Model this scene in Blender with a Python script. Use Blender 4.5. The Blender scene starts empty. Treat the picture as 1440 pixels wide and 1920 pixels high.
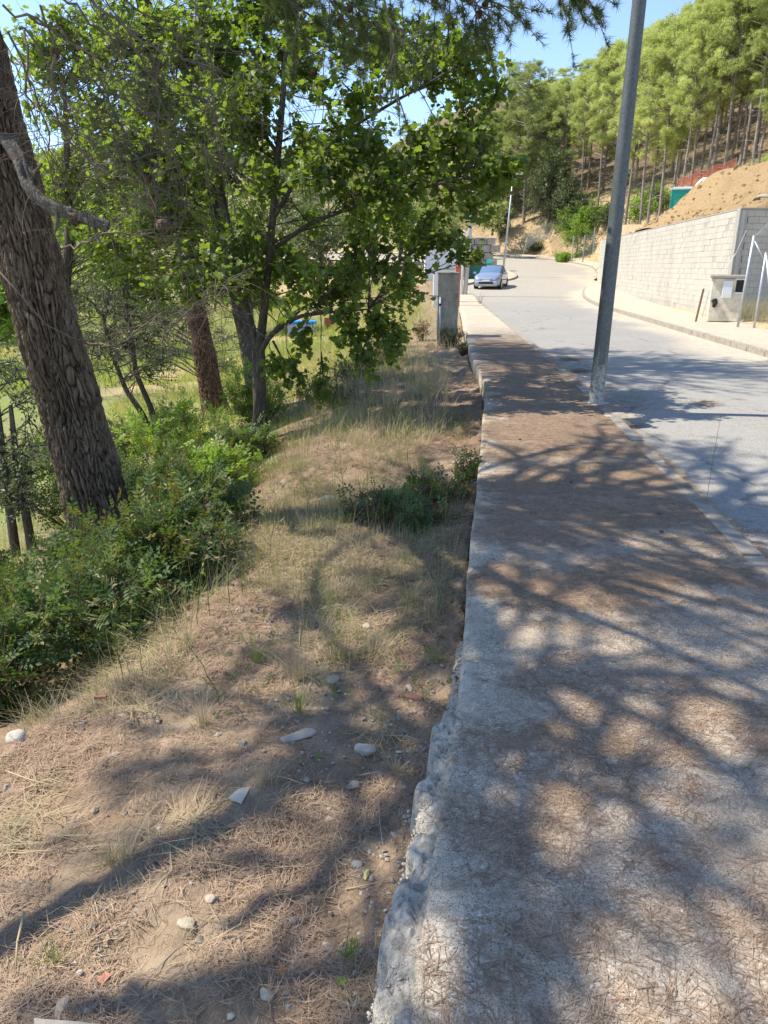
import bpy, math, random
import numpy as np
from mathutils import Vector, Matrix
random.seed(7)
RNG = np.random.default_rng(11)
R = math.radians
S = bpy.context.scene
COL = S.collection

# ------------------------------------------------------------------ camera
FPX, PITCH, CAMZ = 1340.0, R(18.9), 1.6
cam_d = bpy.data.cameras.new('camera')
cam = bpy.data.objects.new('camera', cam_d); COL.objects.link(cam)
cam_d.sensor_fit = 'VERTICAL'; cam_d.sensor_height = 36.0
cam_d.lens = FPX / 1920 * 36.0
cam_d.clip_start = 0.05; cam_d.clip_end = 1200
cam.location = (0, 0, CAMZ)
cam.rotation_euler = (R(90) - PITCH, 0, 0)
S.camera = cam
S.render.resolution_x, S.render.resolution_y = 768, 1024

# ------------------------------------------------------------------ sky, sun, exposure
SUN_EL, SUN_AZ = R(54), (-0.985, 0.17)          # horizontal direction towards the sun
W = bpy.data.worlds.new('World'); S.world = W; W.use_nodes = True
wn = W.node_tree; wn.nodes.clear()
sky = wn.nodes.new('ShaderNodeTexSky'); sky.sky_type = 'NISHITA'; sky.sun_disc = False
sky.sun_elevation = SUN_EL
sky.sun_rotation = math.atan2(SUN_AZ[0], SUN_AZ[1])
sky.air_density = 1.0; sky.dust_density = 0.1; sky.ozone_density = 4.5; sky.altitude = 600
bg = wn.nodes.new('ShaderNodeBackground'); bg.inputs['Strength'].default_value = 0.15
wo = wn.nodes.new('ShaderNodeOutputWorld')
hs = wn.nodes.new('ShaderNodeHueSaturation'); hs.inputs['Saturation'].default_value = .92; hs.inputs['Value'].default_value = .93
wn.links.new(sky.outputs[0], hs.inputs['Color']); wn.links.new(hs.outputs[0], bg.inputs[0]); wn.links.new(bg.outputs[0], wo.inputs[0])
sd = bpy.data.lights.new('sun', 'SUN'); sd.energy = 4.0; sd.angle = R(0.53); sd.color = (1.0, 0.92, 0.78)
sun = bpy.data.objects.new('sun', sd); COL.objects.link(sun)
tosun = Vector((SUN_AZ[0]*math.cos(SUN_EL), SUN_AZ[1]*math.cos(SUN_EL), math.sin(SUN_EL))).normalized()
sun.rotation_euler = tosun.to_track_quat('Z', 'Y').to_euler()
sun.location = (-20, 5, 40)
S.view_settings.view_transform = 'Standard'
try: S.view_settings.look = 'None'
except Exception: pass
S.view_settings.exposure = 1.0; S.view_settings.gamma = 1.0
S.view_settings.use_curve_mapping = False

# ------------------------------------------------------------------ pixel helpers (photo pixels 1440x1920 -> a point in the place)
CP, SP = math.cos(PITCH), math.sin(PITCH)
def ray(u, v):
    yv = (v - 960) / FPX
    return (u - 720) / FPX, CP - yv*SP, SP + yv*CP      # x, forward, down
def G(u, v, z=0.0):
    x, f, d = ray(u, v); t = (CAMZ - z) / d
    return x*t, f*t
def V(u, v, Y):
    x, f, d = ray(u, v); t = Y / f
    return np.array([x*t, Y, CAMZ - d*t])

# ------------------------------------------------------------------ numpy noise
def _h(ix, iy, iz, s):
    n = (ix*374761393 + iy*668265263 + iz*2147483647 + s*974634777).astype(np.int64)
    n = (n ^ (n >> 13)) * 1274126177
    n = n ^ (n >> 16)
    return (n & 0xFFFFFF).astype(np.float64) / 0xFFFFFF
def vn(x, y, z=0.0, s=0):
    x = np.asarray(x, float); y = np.asarray(y, float); z = np.zeros_like(x) + z
    ix, iy, iz = [np.floor(a).astype(np.int64) for a in (x, y, z)]
    fx, fy, fz = x-ix, y-iy, z-iz
    fx, fy, fz = [a*a*(3-2*a) for a in (fx, fy, fz)]
    r = 0
    for a in (0, 1):
        for b in (0, 1):
            for c in (0, 1):
                w = (fx if a else 1-fx)*(fy if b else 1-fy)*(fz if c else 1-fz)
                r = r + w*_h(ix+a, iy+b, iz+c, s)
    return r*2-1
def fbm(x, y, z=0.0, oct=4, s=0):
    r, a = 0, 1.0
    for i in range(oct):
        r = r + a*vn(x*2**i, y*2**i, np.asarray(z)*2**i, s+i); a *= .5
    return r
def vor(x, y, s=0):                                     # F2-F1 on a 2D grid
    ix, iy = np.floor(x).astype(np.int64), np.floor(y).astype(np.int64)
    d1 = np.full(x.shape, 9.); d2 = np.full(x.shape, 9.)
    for a in (-1, 0, 1):
        for b in (-1, 0, 1):
            cx = ix+a; cy = iy+b
            px = cx+_h(cx, cy, cx*0, s); py = cy+_h(cx, cy, cx*0, s+9)
            d = np.hypot(px-x, py-y)
            d2 = np.minimum(d2, np.maximum(d, d1)); d1 = np.minimum(d1, d)
    return d2-d1

# ------------------------------------------------------------------ object helpers
def tag(o, label=None, cat=None, group=None, kind=None):
    if label: o['label'] = label
    if cat: o['category'] = cat
    if group: o['group'] = group
    if kind: o['kind'] = kind
    return o
def mesh(name, Vv, F, m=None, smooth=True, attr=None, F2=None):
    """Vv (n,3); F (m,k) array or list of arrays of faces"""
    Fs = F if isinstance(F, list) else [F]
    Fs = [np.asarray(f, np.int64) for f in Fs if len(f)]
    me = bpy.data.meshes.new(name)
    Vv = np.asarray(Vv, np.float32)
    me.vertices.add(len(Vv)); me.vertices.foreach_set('co', Vv.ravel())
    tot = sum(f.size for f in Fs); np_ = sum(len(f) for f in Fs)
    me.loops.add(tot); me.polygons.add(np_)
    me.loops.foreach_set('vertex_index', np.concatenate([f.ravel() for f in Fs]).astype(np.int32))
    ls = []; st = 0
    for f in Fs:
        k = f.shape[1]; ls.append(st + np.arange(len(f))*k); st += f.size
    me.polygons.foreach_set('loop_start', np.concatenate(ls).astype(np.int32))
    me.polygons.foreach_set('use_smooth', np.full(np_, bool(smooth)))
    if attr is not None:
        for k, a in attr.items():
            at = me.attributes.new(k, 'FLOAT', 'POINT'); at.data.foreach_set('value', np.asarray(a, np.float32))
    me.update(calc_edges=True); me.validate()
    if m: me.materials.append(m)
    return me
def obj(name, me, parent=None, loc=None, rot=None):
    o = bpy.data.objects.new(name, me); COL.objects.link(o)
    if parent: o.parent = parent
    if loc is not None: o.location = loc
    if rot is not None: o.rotation_euler = rot
    return o
def thing(name, loc, label, cat, group=None, rz=0.0):
    o = bpy.data.objects.new(name, None); COL.objects.link(o)
    o.location = loc; o.rotation_euler = (0, 0, rz); o.empty_display_size = .2
    return tag(o, label, cat, group)
class MB:
    """collects shapes into one mesh"""
    def __init__(s): s.v = []; s.f = {}; s.n = 0; s.a = []
    def add(s, v, f, a=None):
        v = np.asarray(v, float).reshape(-1, 3)
        for q in (f if isinstance(f, list) else [f]):
            q = np.asarray(q)
            if q.ndim == 1: q = q[None]
            if q.size: s.f.setdefault(q.shape[1], []).append(q + s.n)
        s.v.append(v); s.n += len(v)
        s.a.append(np.zeros(len(v)) if a is None else np.asarray(a)*np.ones(len(v)))
        return s
    def box(s, c, d, rot=None):
        c = np.array(c, float); d = np.array(d, float)/2
        v = np.array([[x, y, z] for z in (-1, 1) for y in (-1, 1) for x in (-1, 1)], float)*d
        if rot is not None: v = v @ np.asarray(rot).T
        f = [[0, 2, 3, 1], [4, 5, 7, 6], [0, 1, 5, 4], [2, 6, 7, 3], [0, 4, 6, 2], [1, 3, 7, 5]]
        return s.add(v+c, f)
    def tube(s, p, r, n=8, cap=True, a=None):
        p = np.asarray(p, float); k = len(p); r = np.ones(k)*r
        v, f = tubes(p[None], r[None], n)
        s.add(v, f, a)
        if cap:
            s.f.setdefault(n, []).append(np.array([np.arange(n)[::-1]]) + s.n - len(v))
            s.f[n].append(np.array([np.arange(n)]) + s.n - n)
        return s
    def build(s, name, m=None, parent=None, smooth=False, loc=None, attr=None, bevel=0):
        at = {attr: np.concatenate(s.a)} if attr else None
        me = mesh(name, np.concatenate(s.v), [np.concatenate(x) for x in s.f.values()], m, smooth, at)
        o = obj(name, me, parent, loc)
        if bevel:
            b = o.modifiers.new('bevel', 'BEVEL'); b.width = bevel; b.segments = 2
        return o
def rotz(a): c, s_ = math.cos(a), math.sin(a); return np.array([[c, -s_, 0], [s_, c, 0], [0, 0, 1]])
def rotx(a): c, s_ = math.cos(a), math.sin(a); return np.array([[1, 0, 0], [0, c, -s_], [0, s_, c]])
def roty(a): c, s_ = math.cos(a), math.sin(a); return np.array([[c, 0, s_], [0, 1, 0], [-s_, 0, c]])
def norm(a): return a/(np.linalg.norm(a, axis=-1, keepdims=True)+1e-9)
def tubes(P, Rr, sides=5):
    """P (N,K,3), Rr (N,K) -> quads"""
    N, K, _ = P.shape
    T = np.empty_like(P); T[:, 1:-1] = P[:, 2:]-P[:, :-2]; T[:, 0] = P[:, 1]-P[:, 0]; T[:, -1] = P[:, -1]-P[:, -2]
    T = norm(T)
    main = norm(P[:, -1]-P[:, 0])
    ref = np.where(np.abs(main[:, 2:3]) < .8, [[0, 0, 1.]], [[1., 0, 0]])
    ref = np.repeat(ref[:, None], K, 1)
    A = norm(np.cross(T, ref)); B = np.cross(T, A)
    an = np.arange(sides)/sides*2*math.pi
    ring = A[:, :, None]*np.cos(an)[None, None, :, None] + B[:, :, None]*np.sin(an)[None, None, :, None]
    v = (P[:, :, None]+ring*Rr[:, :, None, None]).reshape(-1, 3)
    i = np.arange(sides); j = (i+1) % sides
    q = []
    base = (np.arange(N)*K*sides)[:, None, None]+(np.arange(K-1)*sides)[None, :, None]
    f = np.stack([base+i, base+j, base+j+sides, base+i+sides], -1).reshape(-1, 4)
    return v, f
def frames(D, roll=None):
    """D (N,3) -> rotation matrices whose columns are (side, dir, normal)"""
    D = norm(D); N = len(D)
    rnd = norm(RNG.normal(size=(N, 3))) if roll is None else roll
    X = norm(np.cross(D, rnd)); Z = np.cross(X, D)
    return np.stack([X, D, Z], -1)
def scatter(tv, tf, pos, M, sc):
    """copies of a small template: tv (k,3), tf (m,q), pos (N,3), M (N,3,3), sc (N,) or (N,3)"""
    tv = np.asarray(tv, float); tf = np.asarray(tf); sc = np.asarray(sc, float)
    if sc.ndim == 1: sc = sc[:, None]
    loc = tv[None]*sc[:, None, :] if sc.shape[1] == 3 else tv[None]*sc[:, :, None]
    v = np.einsum('nij,nkj->nki', M, loc)+pos[:, None]
    f = tf[None]+(np.arange(len(pos))*len(tv))[:, None, None]
    return v.reshape(-1, 3), f.reshape(-1, tf.shape[1])

# ------------------------------------------------------------------ materials
class NT:
    def __init__(s, name):
        s.m = bpy.data.materials.new(name); s.m.use_nodes = True; s.t = s.m.node_tree; s.t.nodes.clear()
        s.out = s.t.nodes.new('ShaderNodeOutputMaterial')
    def n(s, ty, **k):
        o = s.t.nodes.new(ty)
        for a, b in k.items(): setattr(o, a, b)
        return o
    def l(s, a, b): s.t.links.new(a, b)
    def pos(s, sc=(1, 1, 1), obj_=False):
        if obj_: p = s.n('ShaderNodeTexCoord').outputs['Object']
        else: p = s.n('ShaderNodeNewGeometry').outputs['Position']
        mp = s.n('ShaderNodeMapping'); mp.inputs['Scale'].default_value = sc; s.l(p, mp.inputs[0]); return mp.outputs[0]
    def noise(s, vec, scale, detail=4, rough=.6, dist=0):
        o = s.n('ShaderNodeTexNoise'); s.l(vec, o.inputs['Vector'])
        o.inputs['Scale'].default_value = scale; o.inputs['Detail'].default_value = detail
        o.inputs['Roughness'].default_value = rough; o.inputs['Distortion'].default_value = dist
        return o.outputs['Fac']
    def voro(s, vec, scale, feat='F1', out='Distance', rnd=1):
        o = s.n('ShaderNodeTexVoronoi', feature=feat); s.l(vec, o.inputs['Vector'])
        o.inputs['Scale'].default_value = scale; o.inputs['Randomness'].default_value = rnd
        return o.outputs[out]
    def ramp(s, fac, stops, interp='LINEAR'):
        o = s.n('ShaderNodeValToRGB'); o.color_ramp.interpolation = interp
        e = o.color_ramp.elements
        while len(e) < len(stops): e.new(.5)
        for i, (p, c) in enumerate(stops):
            e[i].position = p
            c = (c, c, c) if isinstance(c, (int, float)) else c
            e[i].color = (*c, 1)
        s.l(fac, o.inputs[0]); return o.outputs[0]
    def mix(s, f, a, b, mode='MIX'):
        o = s.n('ShaderNodeMix', data_type='RGBA', blend_type=mode)
        for k, x in ((0, f), (6, a), (7, b)):
            if isinstance(x, (int, float)): o.inputs[k].default_value = x
            elif isinstance(x, tuple): o.inputs[k].default_value = (*x, 1)
            else: s.l(x, o.inputs[k])
        return o.outputs[2]
    def math(s, op, a, b=0.0, clamp=False):
        o = s.n('ShaderNodeMath', operation=op, use_clamp=clamp)
        for k, x in ((0, a), (1, b)):
            if isinstance(x, (int, float)): o.inputs[k].default_value = x
            else: s.l(x, o.inputs[k])
        return o.outputs[0]
    def attr(s, name):
        o = s.n('ShaderNodeAttribute', attribute_name=name); return o.outputs['Fac']
    def bump(s, h, strength=.5, dist=.01, nrm=None):
        o = s.n('ShaderNodeBump'); o.inputs['Strength'].default_value = strength; o.inputs['Distance'].default_value = dist
        s.l(h, o.inputs['Height'])
        if nrm: s.l(nrm, o.inputs['Normal'])
        return o.outputs[0]
    def done(s, col, rough=.8, metal=0, nrm=None, spec=.3, trans=None, tcol=None, coat=0):
        p = s.n('ShaderNodeBsdfPrincipled')
        if isinstance(col, tuple): p.inputs['Base Color'].default_value = (*col, 1)
        else: s.l(col, p.inputs['Base Color'])
        if isinstance(rough, (int, float)): p.inputs['Roughness'].default_value = rough
        else: s.l(rough, p.inputs['Roughness'])
        p.inputs['Metallic'].default_value = metal
        p.inputs['Specular IOR Level'].default_value = spec
        p.inputs['Coat Weight'].default_value = coat
        if nrm: s.l(nrm, p.inputs['Normal'])
        if trans:
            t = s.n('ShaderNodeBsdfTranslucent')
            if isinstance(tcol, tuple): t.inputs[0].default_value = (*tcol, 1)
            else: s.l(tcol if tcol else col, t.inputs[0])
            mx = s.n('ShaderNodeMixShader'); mx.inputs[0].default_value = trans
            s.l(p.outputs[0], mx.inputs[1]); s.l(t.outputs[0], mx.inputs[2]); s.l(mx.outputs[0], s.out.inputs[0])
        else: s.l(p.outputs[0], s.out.inputs[0])
        return s.m
def simple(name, col, rough=.6, metal=0, var=.25, sc=8, bump=0.0, spec=.3, coat=0):
    t = NT(name); v = t.pos(obj_=True); f = t.noise(v, sc, 5, .65)
    lo = tuple(c*(1-var) for c in col); hi = tuple(min(1, c*(1+var)) for c in col)
    c = t.ramp(f, [(.3, lo), (.7, hi)])
    nr = t.bump(t.noise(v, sc*6, 3), bump, .01) if bump else None
    return t.done(c, rough, metal, nr, spec, coat=coat)
def leafmat(name, c0, c1, trans=.35, tboost=(1.3, 1.5, .6), rough=.5, spec=.35):
    """colour runs with the per-leaf random value stored on the mesh"""
    t = NT(name)
    a = t.attr('tint'); oi = t.n('ShaderNodeObjectInfo').outputs['Random']
    f = t.math('ADD', t.math('MULTIPLY', a, .68), t.math('MULTIPLY', oi, .32))
    c = t.ramp(f, [(0, c0), (1, c1)])
    tc = t.mix(1.0, c, tboost, 'MULTIPLY')
    return t.done(c, rough, 0, None, spec, trans, tc)

def mat_soil():
    t = NT('dry_soil'); p = t.pos()
    sep = t.n('ShaderNodeSeparateXYZ'); t.l(p, sep.inputs[0])
    n1 = t.noise(p, 1.1, 6, .65); n2 = t.noise(p, 9, 6, .7); n3 = t.noise(p, 60, 4, .7)
    soil = t.ramp(n2, [(.25, (.17, .125, .085)), (.5, (.31, .235, .16)), (.75, (.44, .355, .255))])
    lit = t.ramp(n3, [(.3, (.14, .095, .065)), (.7, (.35, .245, .16))])
    k = t.ramp(t.math('ADD', t.math('MULTIPLY', n1, .7), t.math('MULTIPLY', t.noise(p, 5, 4, .6), .3)), [(.40, 0.0), (.56, .9)])
    c = t.mix(k, soil, lit)
    peb = t.voro(p, 70); pk = t.ramp(peb, [(.12, 1.0), (.2, 0.0)])
    c = t.mix(t.math('MULTIPLY', pk, t.ramp(n2, [(.5, 0.0), (.7, .8)])), c, (.5, .46, .40))
    # greener or strawy vegetation cover further down (attribute)
    g = t.attr('green'); dry = t.attr('dry')
    gn = t.noise(p, 1.7, 6, .7); gn2 = t.noise(p, 14, 5, .75)
    gc = t.ramp(gn2, [(.3, (.09, .14, .03)), (.55, (.20, .27, .07)), (.75, (.38, .38, .14))])
    c = t.mix(t.math('MULTIPLY', g, t.ramp(gn, [(.3, .55), (.6, 1.0)]), True), c, gc)
    dc = t.ramp(t.noise(p, 3.0, 8, .75), [(.3, (.27, .18, .10)), (.5, (.44, .33, .19)), (.7, (.58, .47, .30))])
    c = t.mix(dry, c, dc)
    c = t.mix(t.math('MULTIPLY', t.attr('wood'), t.ramp(gn, [(.3, .7), (.7, .95)])), c, t.ramp(gn2, [(.3, (.07, .05, .035)), (.7, (.20, .145, .10))]))  # dark needle carpet under the pines, its tone also carrying shade between trunks
    h = t.math('ADD', t.math('MULTIPLY', n2, .6), t.math('MULTIPLY', n3, .35))
    h = t.math('ADD', h, t.math('MULTIPLY', t.noise(p, 220, 2), .12))
    return t.done(c, .95, 0, t.bump(h, .9, .03), .1)
def mat_concrete_walk():
    t = NT('worn_concrete'); p = t.pos()
    n0 = t.noise(p, .8, 5, .6); n1 = t.noise(p, 14, 6, .75); n2 = t.noise(p, 90, 4, .8)
    base = t.ramp(n1, [(.3, (.29, .25, .195)), (.5, (.47, .41, .325)), (.7, (.64, .565, .45))])
    wv = t.n('ShaderNodeVectorMath', operation='ADD'); t.l(p, wv.inputs[0])
    nz = t.n('ShaderNodeTexNoise'); t.l(p, nz.inputs['Vector']); nz.inputs['Scale'].default_value = 70; nz.inputs['Detail'].default_value = 3
    ns = t.n('ShaderNodeVectorMath', operation='SCALE'); t.l(nz.outputs['Color'], ns.inputs[0]); ns.inputs['Scale'].default_value = .016; t.l(ns.outputs[0], wv.inputs[1])
    q = wv.outputs[0]
    ag = t.voro(q, 62, 'F1', 'Color'); sp = t.n('ShaderNodeSeparateColor'); t.l(ag, sp.inputs[0])
    a1 = t.ramp(t.voro(q, 62), [(.30, 1.0), (.48, 0.0)])
    ag2 = t.voro(q, 150, 'F1', 'Color'); sp2 = t.n('ShaderNodeSeparateColor'); t.l(ag2, sp2.inputs[0])
    agd = t.math('MAXIMUM', t.math('MULTIPLY', a1, t.ramp(sp.outputs[1], [(.35, 0.0), (.45, 1.0)])), t.ramp(sp2.outputs[1], [(.4, 0.0), (.55, .8)]))
    stone = t.ramp(t.mix(a1, sp2.outputs[0], sp.outputs[0]), [(0, (.16, .14, .11)), (.35, (.36, .315, .25)), (.75, (.66, .59, .48)), (1, (.84, .77, .66))])
    wear = t.ramp(t.math('ADD', t.math('MULTIPLY', n0, .55), t.math('MULTIPLY', t.noise(p, 5, 4), .45)), [(.40, .15), (.56, 1.0)])
    edge = t.attr('edge')                                # the trowelled rim is smoother
    wk = t.math('MULTIPLY', wear, t.math('SUBTRACT', 1.0, edge), True)
    c = t.mix(t.math('MULTIPLY', wk, agd), base, stone)
    pits = t.ramp(t.voro(q, 105), [(.14, 1.0), (.30, 0.0)])
    pk = t.math('MULTIPLY', pits, t.ramp(n2, [(.45, 0.0), (.6, .75)]))
    c = t.mix(pk, c, (.09, .08, .07))
    grain = t.ramp(t.noise(p, 240, 3, .75), [(.36, .42), (.5, .95), (.66, 1.32)])
    c = t.mix(1.0, c, grain, 'MULTIPLY')
    blot = t.ramp(t.noise(p, 2.2, 6, .7), [(.35, .78), (.6, 1.08)])
    c = t.mix(1.0, c, blot, 'MULTIPLY')
    # mat of brown needle dust: geometry of single needles lies on top
    pl = t.pos((1.0, .45, 1)); litn = t.math('ADD', t.math('MULTIPLY', t.noise(pl, 3.5, 7, .75, .6), .6), t.math('MULTIPLY', t.noise(p, 30, 4, .8), .4))
    far = t.attr('litter')
    k = t.math('MULTIPLY', t.ramp(litn, [(.34, 0.0), (.66, 1.0)]), .72)
    k = t.math('MULTIPLY', t.math('ADD', k, t.math('MULTIPLY', far, .35)), t.math('MULTIPLY', far, 1.0), True)
    lc = t.ramp(t.noise(p, 120, 4, .85), [(.3, (.15, .11, .08)), (.7, (.42, .305, .22))])
    c = t.mix(k, c, lc)
    sand = t.attr('sand')
    c = t.mix(sand, c, t.ramp(n1, [(.3, (.42, .35, .26)), (.7, (.60, .52, .40))]))
    h = t.math('ADD', t.math('MULTIPLY', t.math('MULTIPLY', wk, agd), .6), t.math('MULTIPLY', n1, .5))
    h = t.math('SUBTRACT', h, t.math('MULTIPLY', pk, .6))
    return t.done(c, .93, 0, t.bump(h, .85, .009), .15)
def mat_asphalt():
    t = NT('old_asphalt'); p = t.pos()
    n0 = t.noise(p, .5, 5, .65); n1 = t.noise(p, 7, 5, .7)
    ag = t.voro(p, 110, 'F1', 'Color'); sp = t.n('ShaderNodeSeparateColor'); t.l(ag, sp.inputs[0])
    c = t.ramp(sp.outputs[0], [(0, (.16, .155, .14)), (.6, (.29, .275, .25)), (1, (.47, .445, .395))])
    c = t.mix(.35, c, t.ramp(n1, [(.3, (.24, .228, .205)), (.7, (.36, .34, .30))]))
    c = t.mix(t.ramp(n0, [(.4, 0.0), (.65, .5)]), c, (.34, .325, .30))
    cr = t.voro(t.pos((1, .6, 1)), .55, 'DISTANCE_TO_EDGE')
    wob = t.math('ADD', cr, t.math('MULTIPLY', t.math('SUBTRACT', t.noise(p, 2.5, 6, .7), .5), .16))
    ck = t.ramp(wob, [(.0, .5), (.006, 0.0)])
    c = t.mix(t.math('MULTIPLY', ck, t.ramp(n0, [(.45, 0.0), (.5, 1.0)])), c, (.07, .068, .065))
    c = t.mix(t.attr('sand'), c, t.ramp(n1, [(.3, (.42, .36, .27)), (.7, (.58, .50, .39))]))
    c = t.mix(t.ramp(t.noise(t.pos((.5, 1, 1)), 1.3, 7, .8), [(.60, 0.0), (.72, .45)]), c, (.20, .125, .08))
    h = t.math('ADD', sp.outputs[0], t.math('MULTIPLY', n1, .5))
    return t.done(c, .88, 0, t.bump(h, .5, .006), .2)
def mat_bark(name, dark, mid, light, sc=1.0, attr=True):
    t = NT(name); p = t.pos((1, 1, .22), obj_=True)
    f = t.noise(p, 22*sc, 6, .7, .8)
    c = t.ramp(f, [(.30, dark), (.5, mid), (.72, light)])
    big = t.noise(t.pos((1, 1, .4)), 2.5, 4)
    c = t.mix(t.ramp(big, [(.4, 0.0), (.65, .45)]), c, tuple(x*.55 for x in mid))
    if attr:
        cr = t.attr('crevice'); c = t.mix(cr, c, tuple(x*.35 for x in dark))
    h = t.math('ADD', f, t.math('MULTIPLY', t.voro(p, 30*sc, 'DISTANCE_TO_EDGE'), 1.2))
    return t.done(c, .93, 0, t.bump(h, .9, .02), .1)
def mat_block():
    t = NT('pale_concrete_block'); p = t.pos(); oi = t.attr('tint'); o2 = t.n('ShaderNodeObjectInfo').outputs['Random']
    n = t.noise(p, 25, 5, .7); big = t.noise(t.pos((1, 1, .35)), .9, 5, .7)
    c = t.ramp(n, [(.3, (.42, .395, .335)), (.7, (.52, .485, .41))])
    c = t.mix(t.math('MULTIPLY', t.math('POWER', o2, 1.5), .45), c, (.36, .34, .29))
    c = t.mix(t.math('MULTIPLY', t.math('POWER', oi, 1.5), .45), c, (.36, .34, .29))
    c = t.mix(t.ramp(big, [(.42, 0.0), (.62, .7)]), c, (.50, .47, .415))
    return t.done(c, .92, 0, t.bump(n, .6, .01), .15)
def mat_earth():
    t = NT('ochre_earth'); p = t.pos()
    n = t.noise(p, 1.2, 8, .75); m = t.noise(p, 9, 6, .8)
    c = t.ramp(m, [(.3, (.28, .175, .085)), (.5, (.43, .295, .155)), (.72, (.56, .42, .25))])
    c = t.mix(t.ramp(n, [(.4, 0.0), (.65, .6)]), c, (.47, .335, .18))
    return t.done(c, .97, 0, t.bump(t.math('ADD', m, n), 1.0, .12), .1)
def mat_galv(name='galvanised_steel', c=(.105, .12, .125), metal=.35, rough=.55):
    t = NT(name); p = t.pos(obj_=True)
    a = t.voro(p, 55, 'F1', 'Color'); sp = t.n('ShaderNodeSeparateColor'); t.l(a, sp.inputs[0])
    col = t.ramp(sp.outputs[0], [(0, tuple(x*.8 for x in c)), (1, tuple(x*1.2 for x in c))])
    st = t.noise(t.pos((1, 1, .3), True), 4, 6, .75)
    col = t.mix(t.ramp(st, [(.5, 0.0), (.7, .5)]), col, tuple(x*1.7 for x in c))
    low = t.attr('low'); spk = t.noise(p, 30, 5, .8)
    col = t.mix(t.math('MULTIPLY', low, t.ramp(spk, [(.35, .0), (.55, 1.0)])), col, (.42, .41, .38))
    return t.done(col, t.ramp(st, [(.3, rough-.1), (.7, rough+.2)]), metal, t.bump(spk, .15, .003), .4)

M_soil = mat_soil(); M_walk = mat_concrete_walk(); M_road = mat_asphalt()
M_bark = mat_bark('pine_bark', (.045, .032, .023), (.175, .13, .092), (.34, .27, .195))
M_bark_red = mat_bark('red_pine_bark', (.05, .03, .02), (.17, .105, .07), (.30, .21, .15))
M_bark_grey = mat_bark('grey_bark', (.05, .045, .04), (.15, .135, .115), (.30, .28, .25), 1.4, False)
M_bark_dark = mat_bark('dark_bark', (.035, .03, .025), (.11, .095, .078), (.21, .18, .15), 1.6, False)
M_bark_pale = mat_bark('pale_bark', (.14, .115, .095), (.29, .25, .215), (.42, .38, .33), .5, False)
M_twig = simple('dead_twig', (.15, .118, .09), .9, 0, .35, 20)
M_cone = simple('cone_scale', (.17, .11, .07), .8, 0, .4, 40)
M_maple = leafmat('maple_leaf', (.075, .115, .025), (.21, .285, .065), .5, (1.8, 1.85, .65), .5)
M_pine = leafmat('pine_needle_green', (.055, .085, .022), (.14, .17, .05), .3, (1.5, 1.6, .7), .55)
M_pine_far = leafmat('sunlit_pine_foliage', (.27, .33, .12), (.58, .62, .30), .5, (1.35, 1.35, .7), .65)  # leaf colour lightened in place of haze and light among the far crowns
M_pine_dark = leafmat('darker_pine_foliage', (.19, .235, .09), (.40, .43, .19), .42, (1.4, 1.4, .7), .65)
M_mastic = leafmat('mastic_leaf', (.045, .08, .032), (.14, .20, .075), .3, (1.8, 1.9, .6), .55, .18)
M_mastic_young = leafmat('young_mastic_leaf', (.10, .15, .03), (.24, .20, .05), .3, (1.5, 1.5, .6), .4)
M_oak = leafmat('holm_oak_leaf', (.075, .10, .05), (.20, .245, .125), .3, (1.5, 1.6, .7), .45)
M_shrubgreen = leafmat('fresh_shrub_leaf', (.12, .20, .03), (.30, .42, .09), .4, (1.5, 1.6, .6), .5)
M_straw = leafmat('dry_straw', (.26, .21, .12), (.60, .51, .32), .3, (1.2, 1.15, .9), .7)
M_grass = leafmat('green_grass', (.10, .14, .04), (.30, .35, .11), .35, (1.5, 1.5, .6), .55)
M_meadow = leafmat('meadow_grass', (.16, .24, .04), (.46, .47, .16), .38, (1.4, 1.4, .6), .6)
M_needle = leafmat('fallen_needle', (.11, .07, .045), (.56, .40, .27), .1, (1, 1, 1), .65)
M_stone_w = simple('white_limestone', (.47, .43, .36), .9, 0, .15, 12, .4)
M_stone_g = simple('grey_limestone', (.32, .30, .255), .9, 0, .2, 14, .4)
M_stone_t = simple('tan_pebble', (.40, .34, .26), .85, 0, .2, 12, .3)
M_brick = simple('broken_brick', (.42, .20, .13), .92, 0, .25, 16, .4)
M_board = simple('broken_board', (.50, .46, .38), .8, 0, .12, 10, .2)
M_gravel = leafmat('gravel_stone', (.18, .155, .125), (.52, .47, .40), .02, (1, 1, 1), .9)
M_block = mat_block(); M_earth = mat_earth(); M_galv = mat_galv()
M_galv_l = mat_galv('bright_galvanised_tube', (.42, .45, .48), .4, .4)
M_wire = simple('fence_wire', (.40, .42, .43), .5, .5, .15)
M_greenwire = simple('green_coated_wire', (.10, .17, .14), .5, .1, .15)
M_pillar = simple('grey_render', (.31, .285, .23), .95, 0, .4, 4, .5)
M_mortar = simple('mortar', (.36, .34, .31), .95, 0, .2, 20, .3)
M_orange = simple('orange_net', (.55, .16, .10), .7, 0, .2)
M_teal = simple('teal_plastic', (.02, .36, .28), .45, 0, .12, 3)
M_tealroof = simple('pale_plastic_roof', (.55, .62, .62), .5, 0, .1, 3)
M_black = simple('black_plastic', (.02, .02, .022), .5, 0, .2)
M_white = simple('white_paint', (.72, .73, .74), .5, 0, .08, 4)
M_sack = simple('white_woven_sack', (.68, .66, .68), .8, 0, .2, 8, .5)
M_kerb = simple('kerb_concrete', (.31, .275, .225), .93, 0, .3, 9, .6)
M_rough = simple('rough_poured_concrete', (.46, .42, .355), .96, 0, .5, 26, 1.0)

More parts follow.
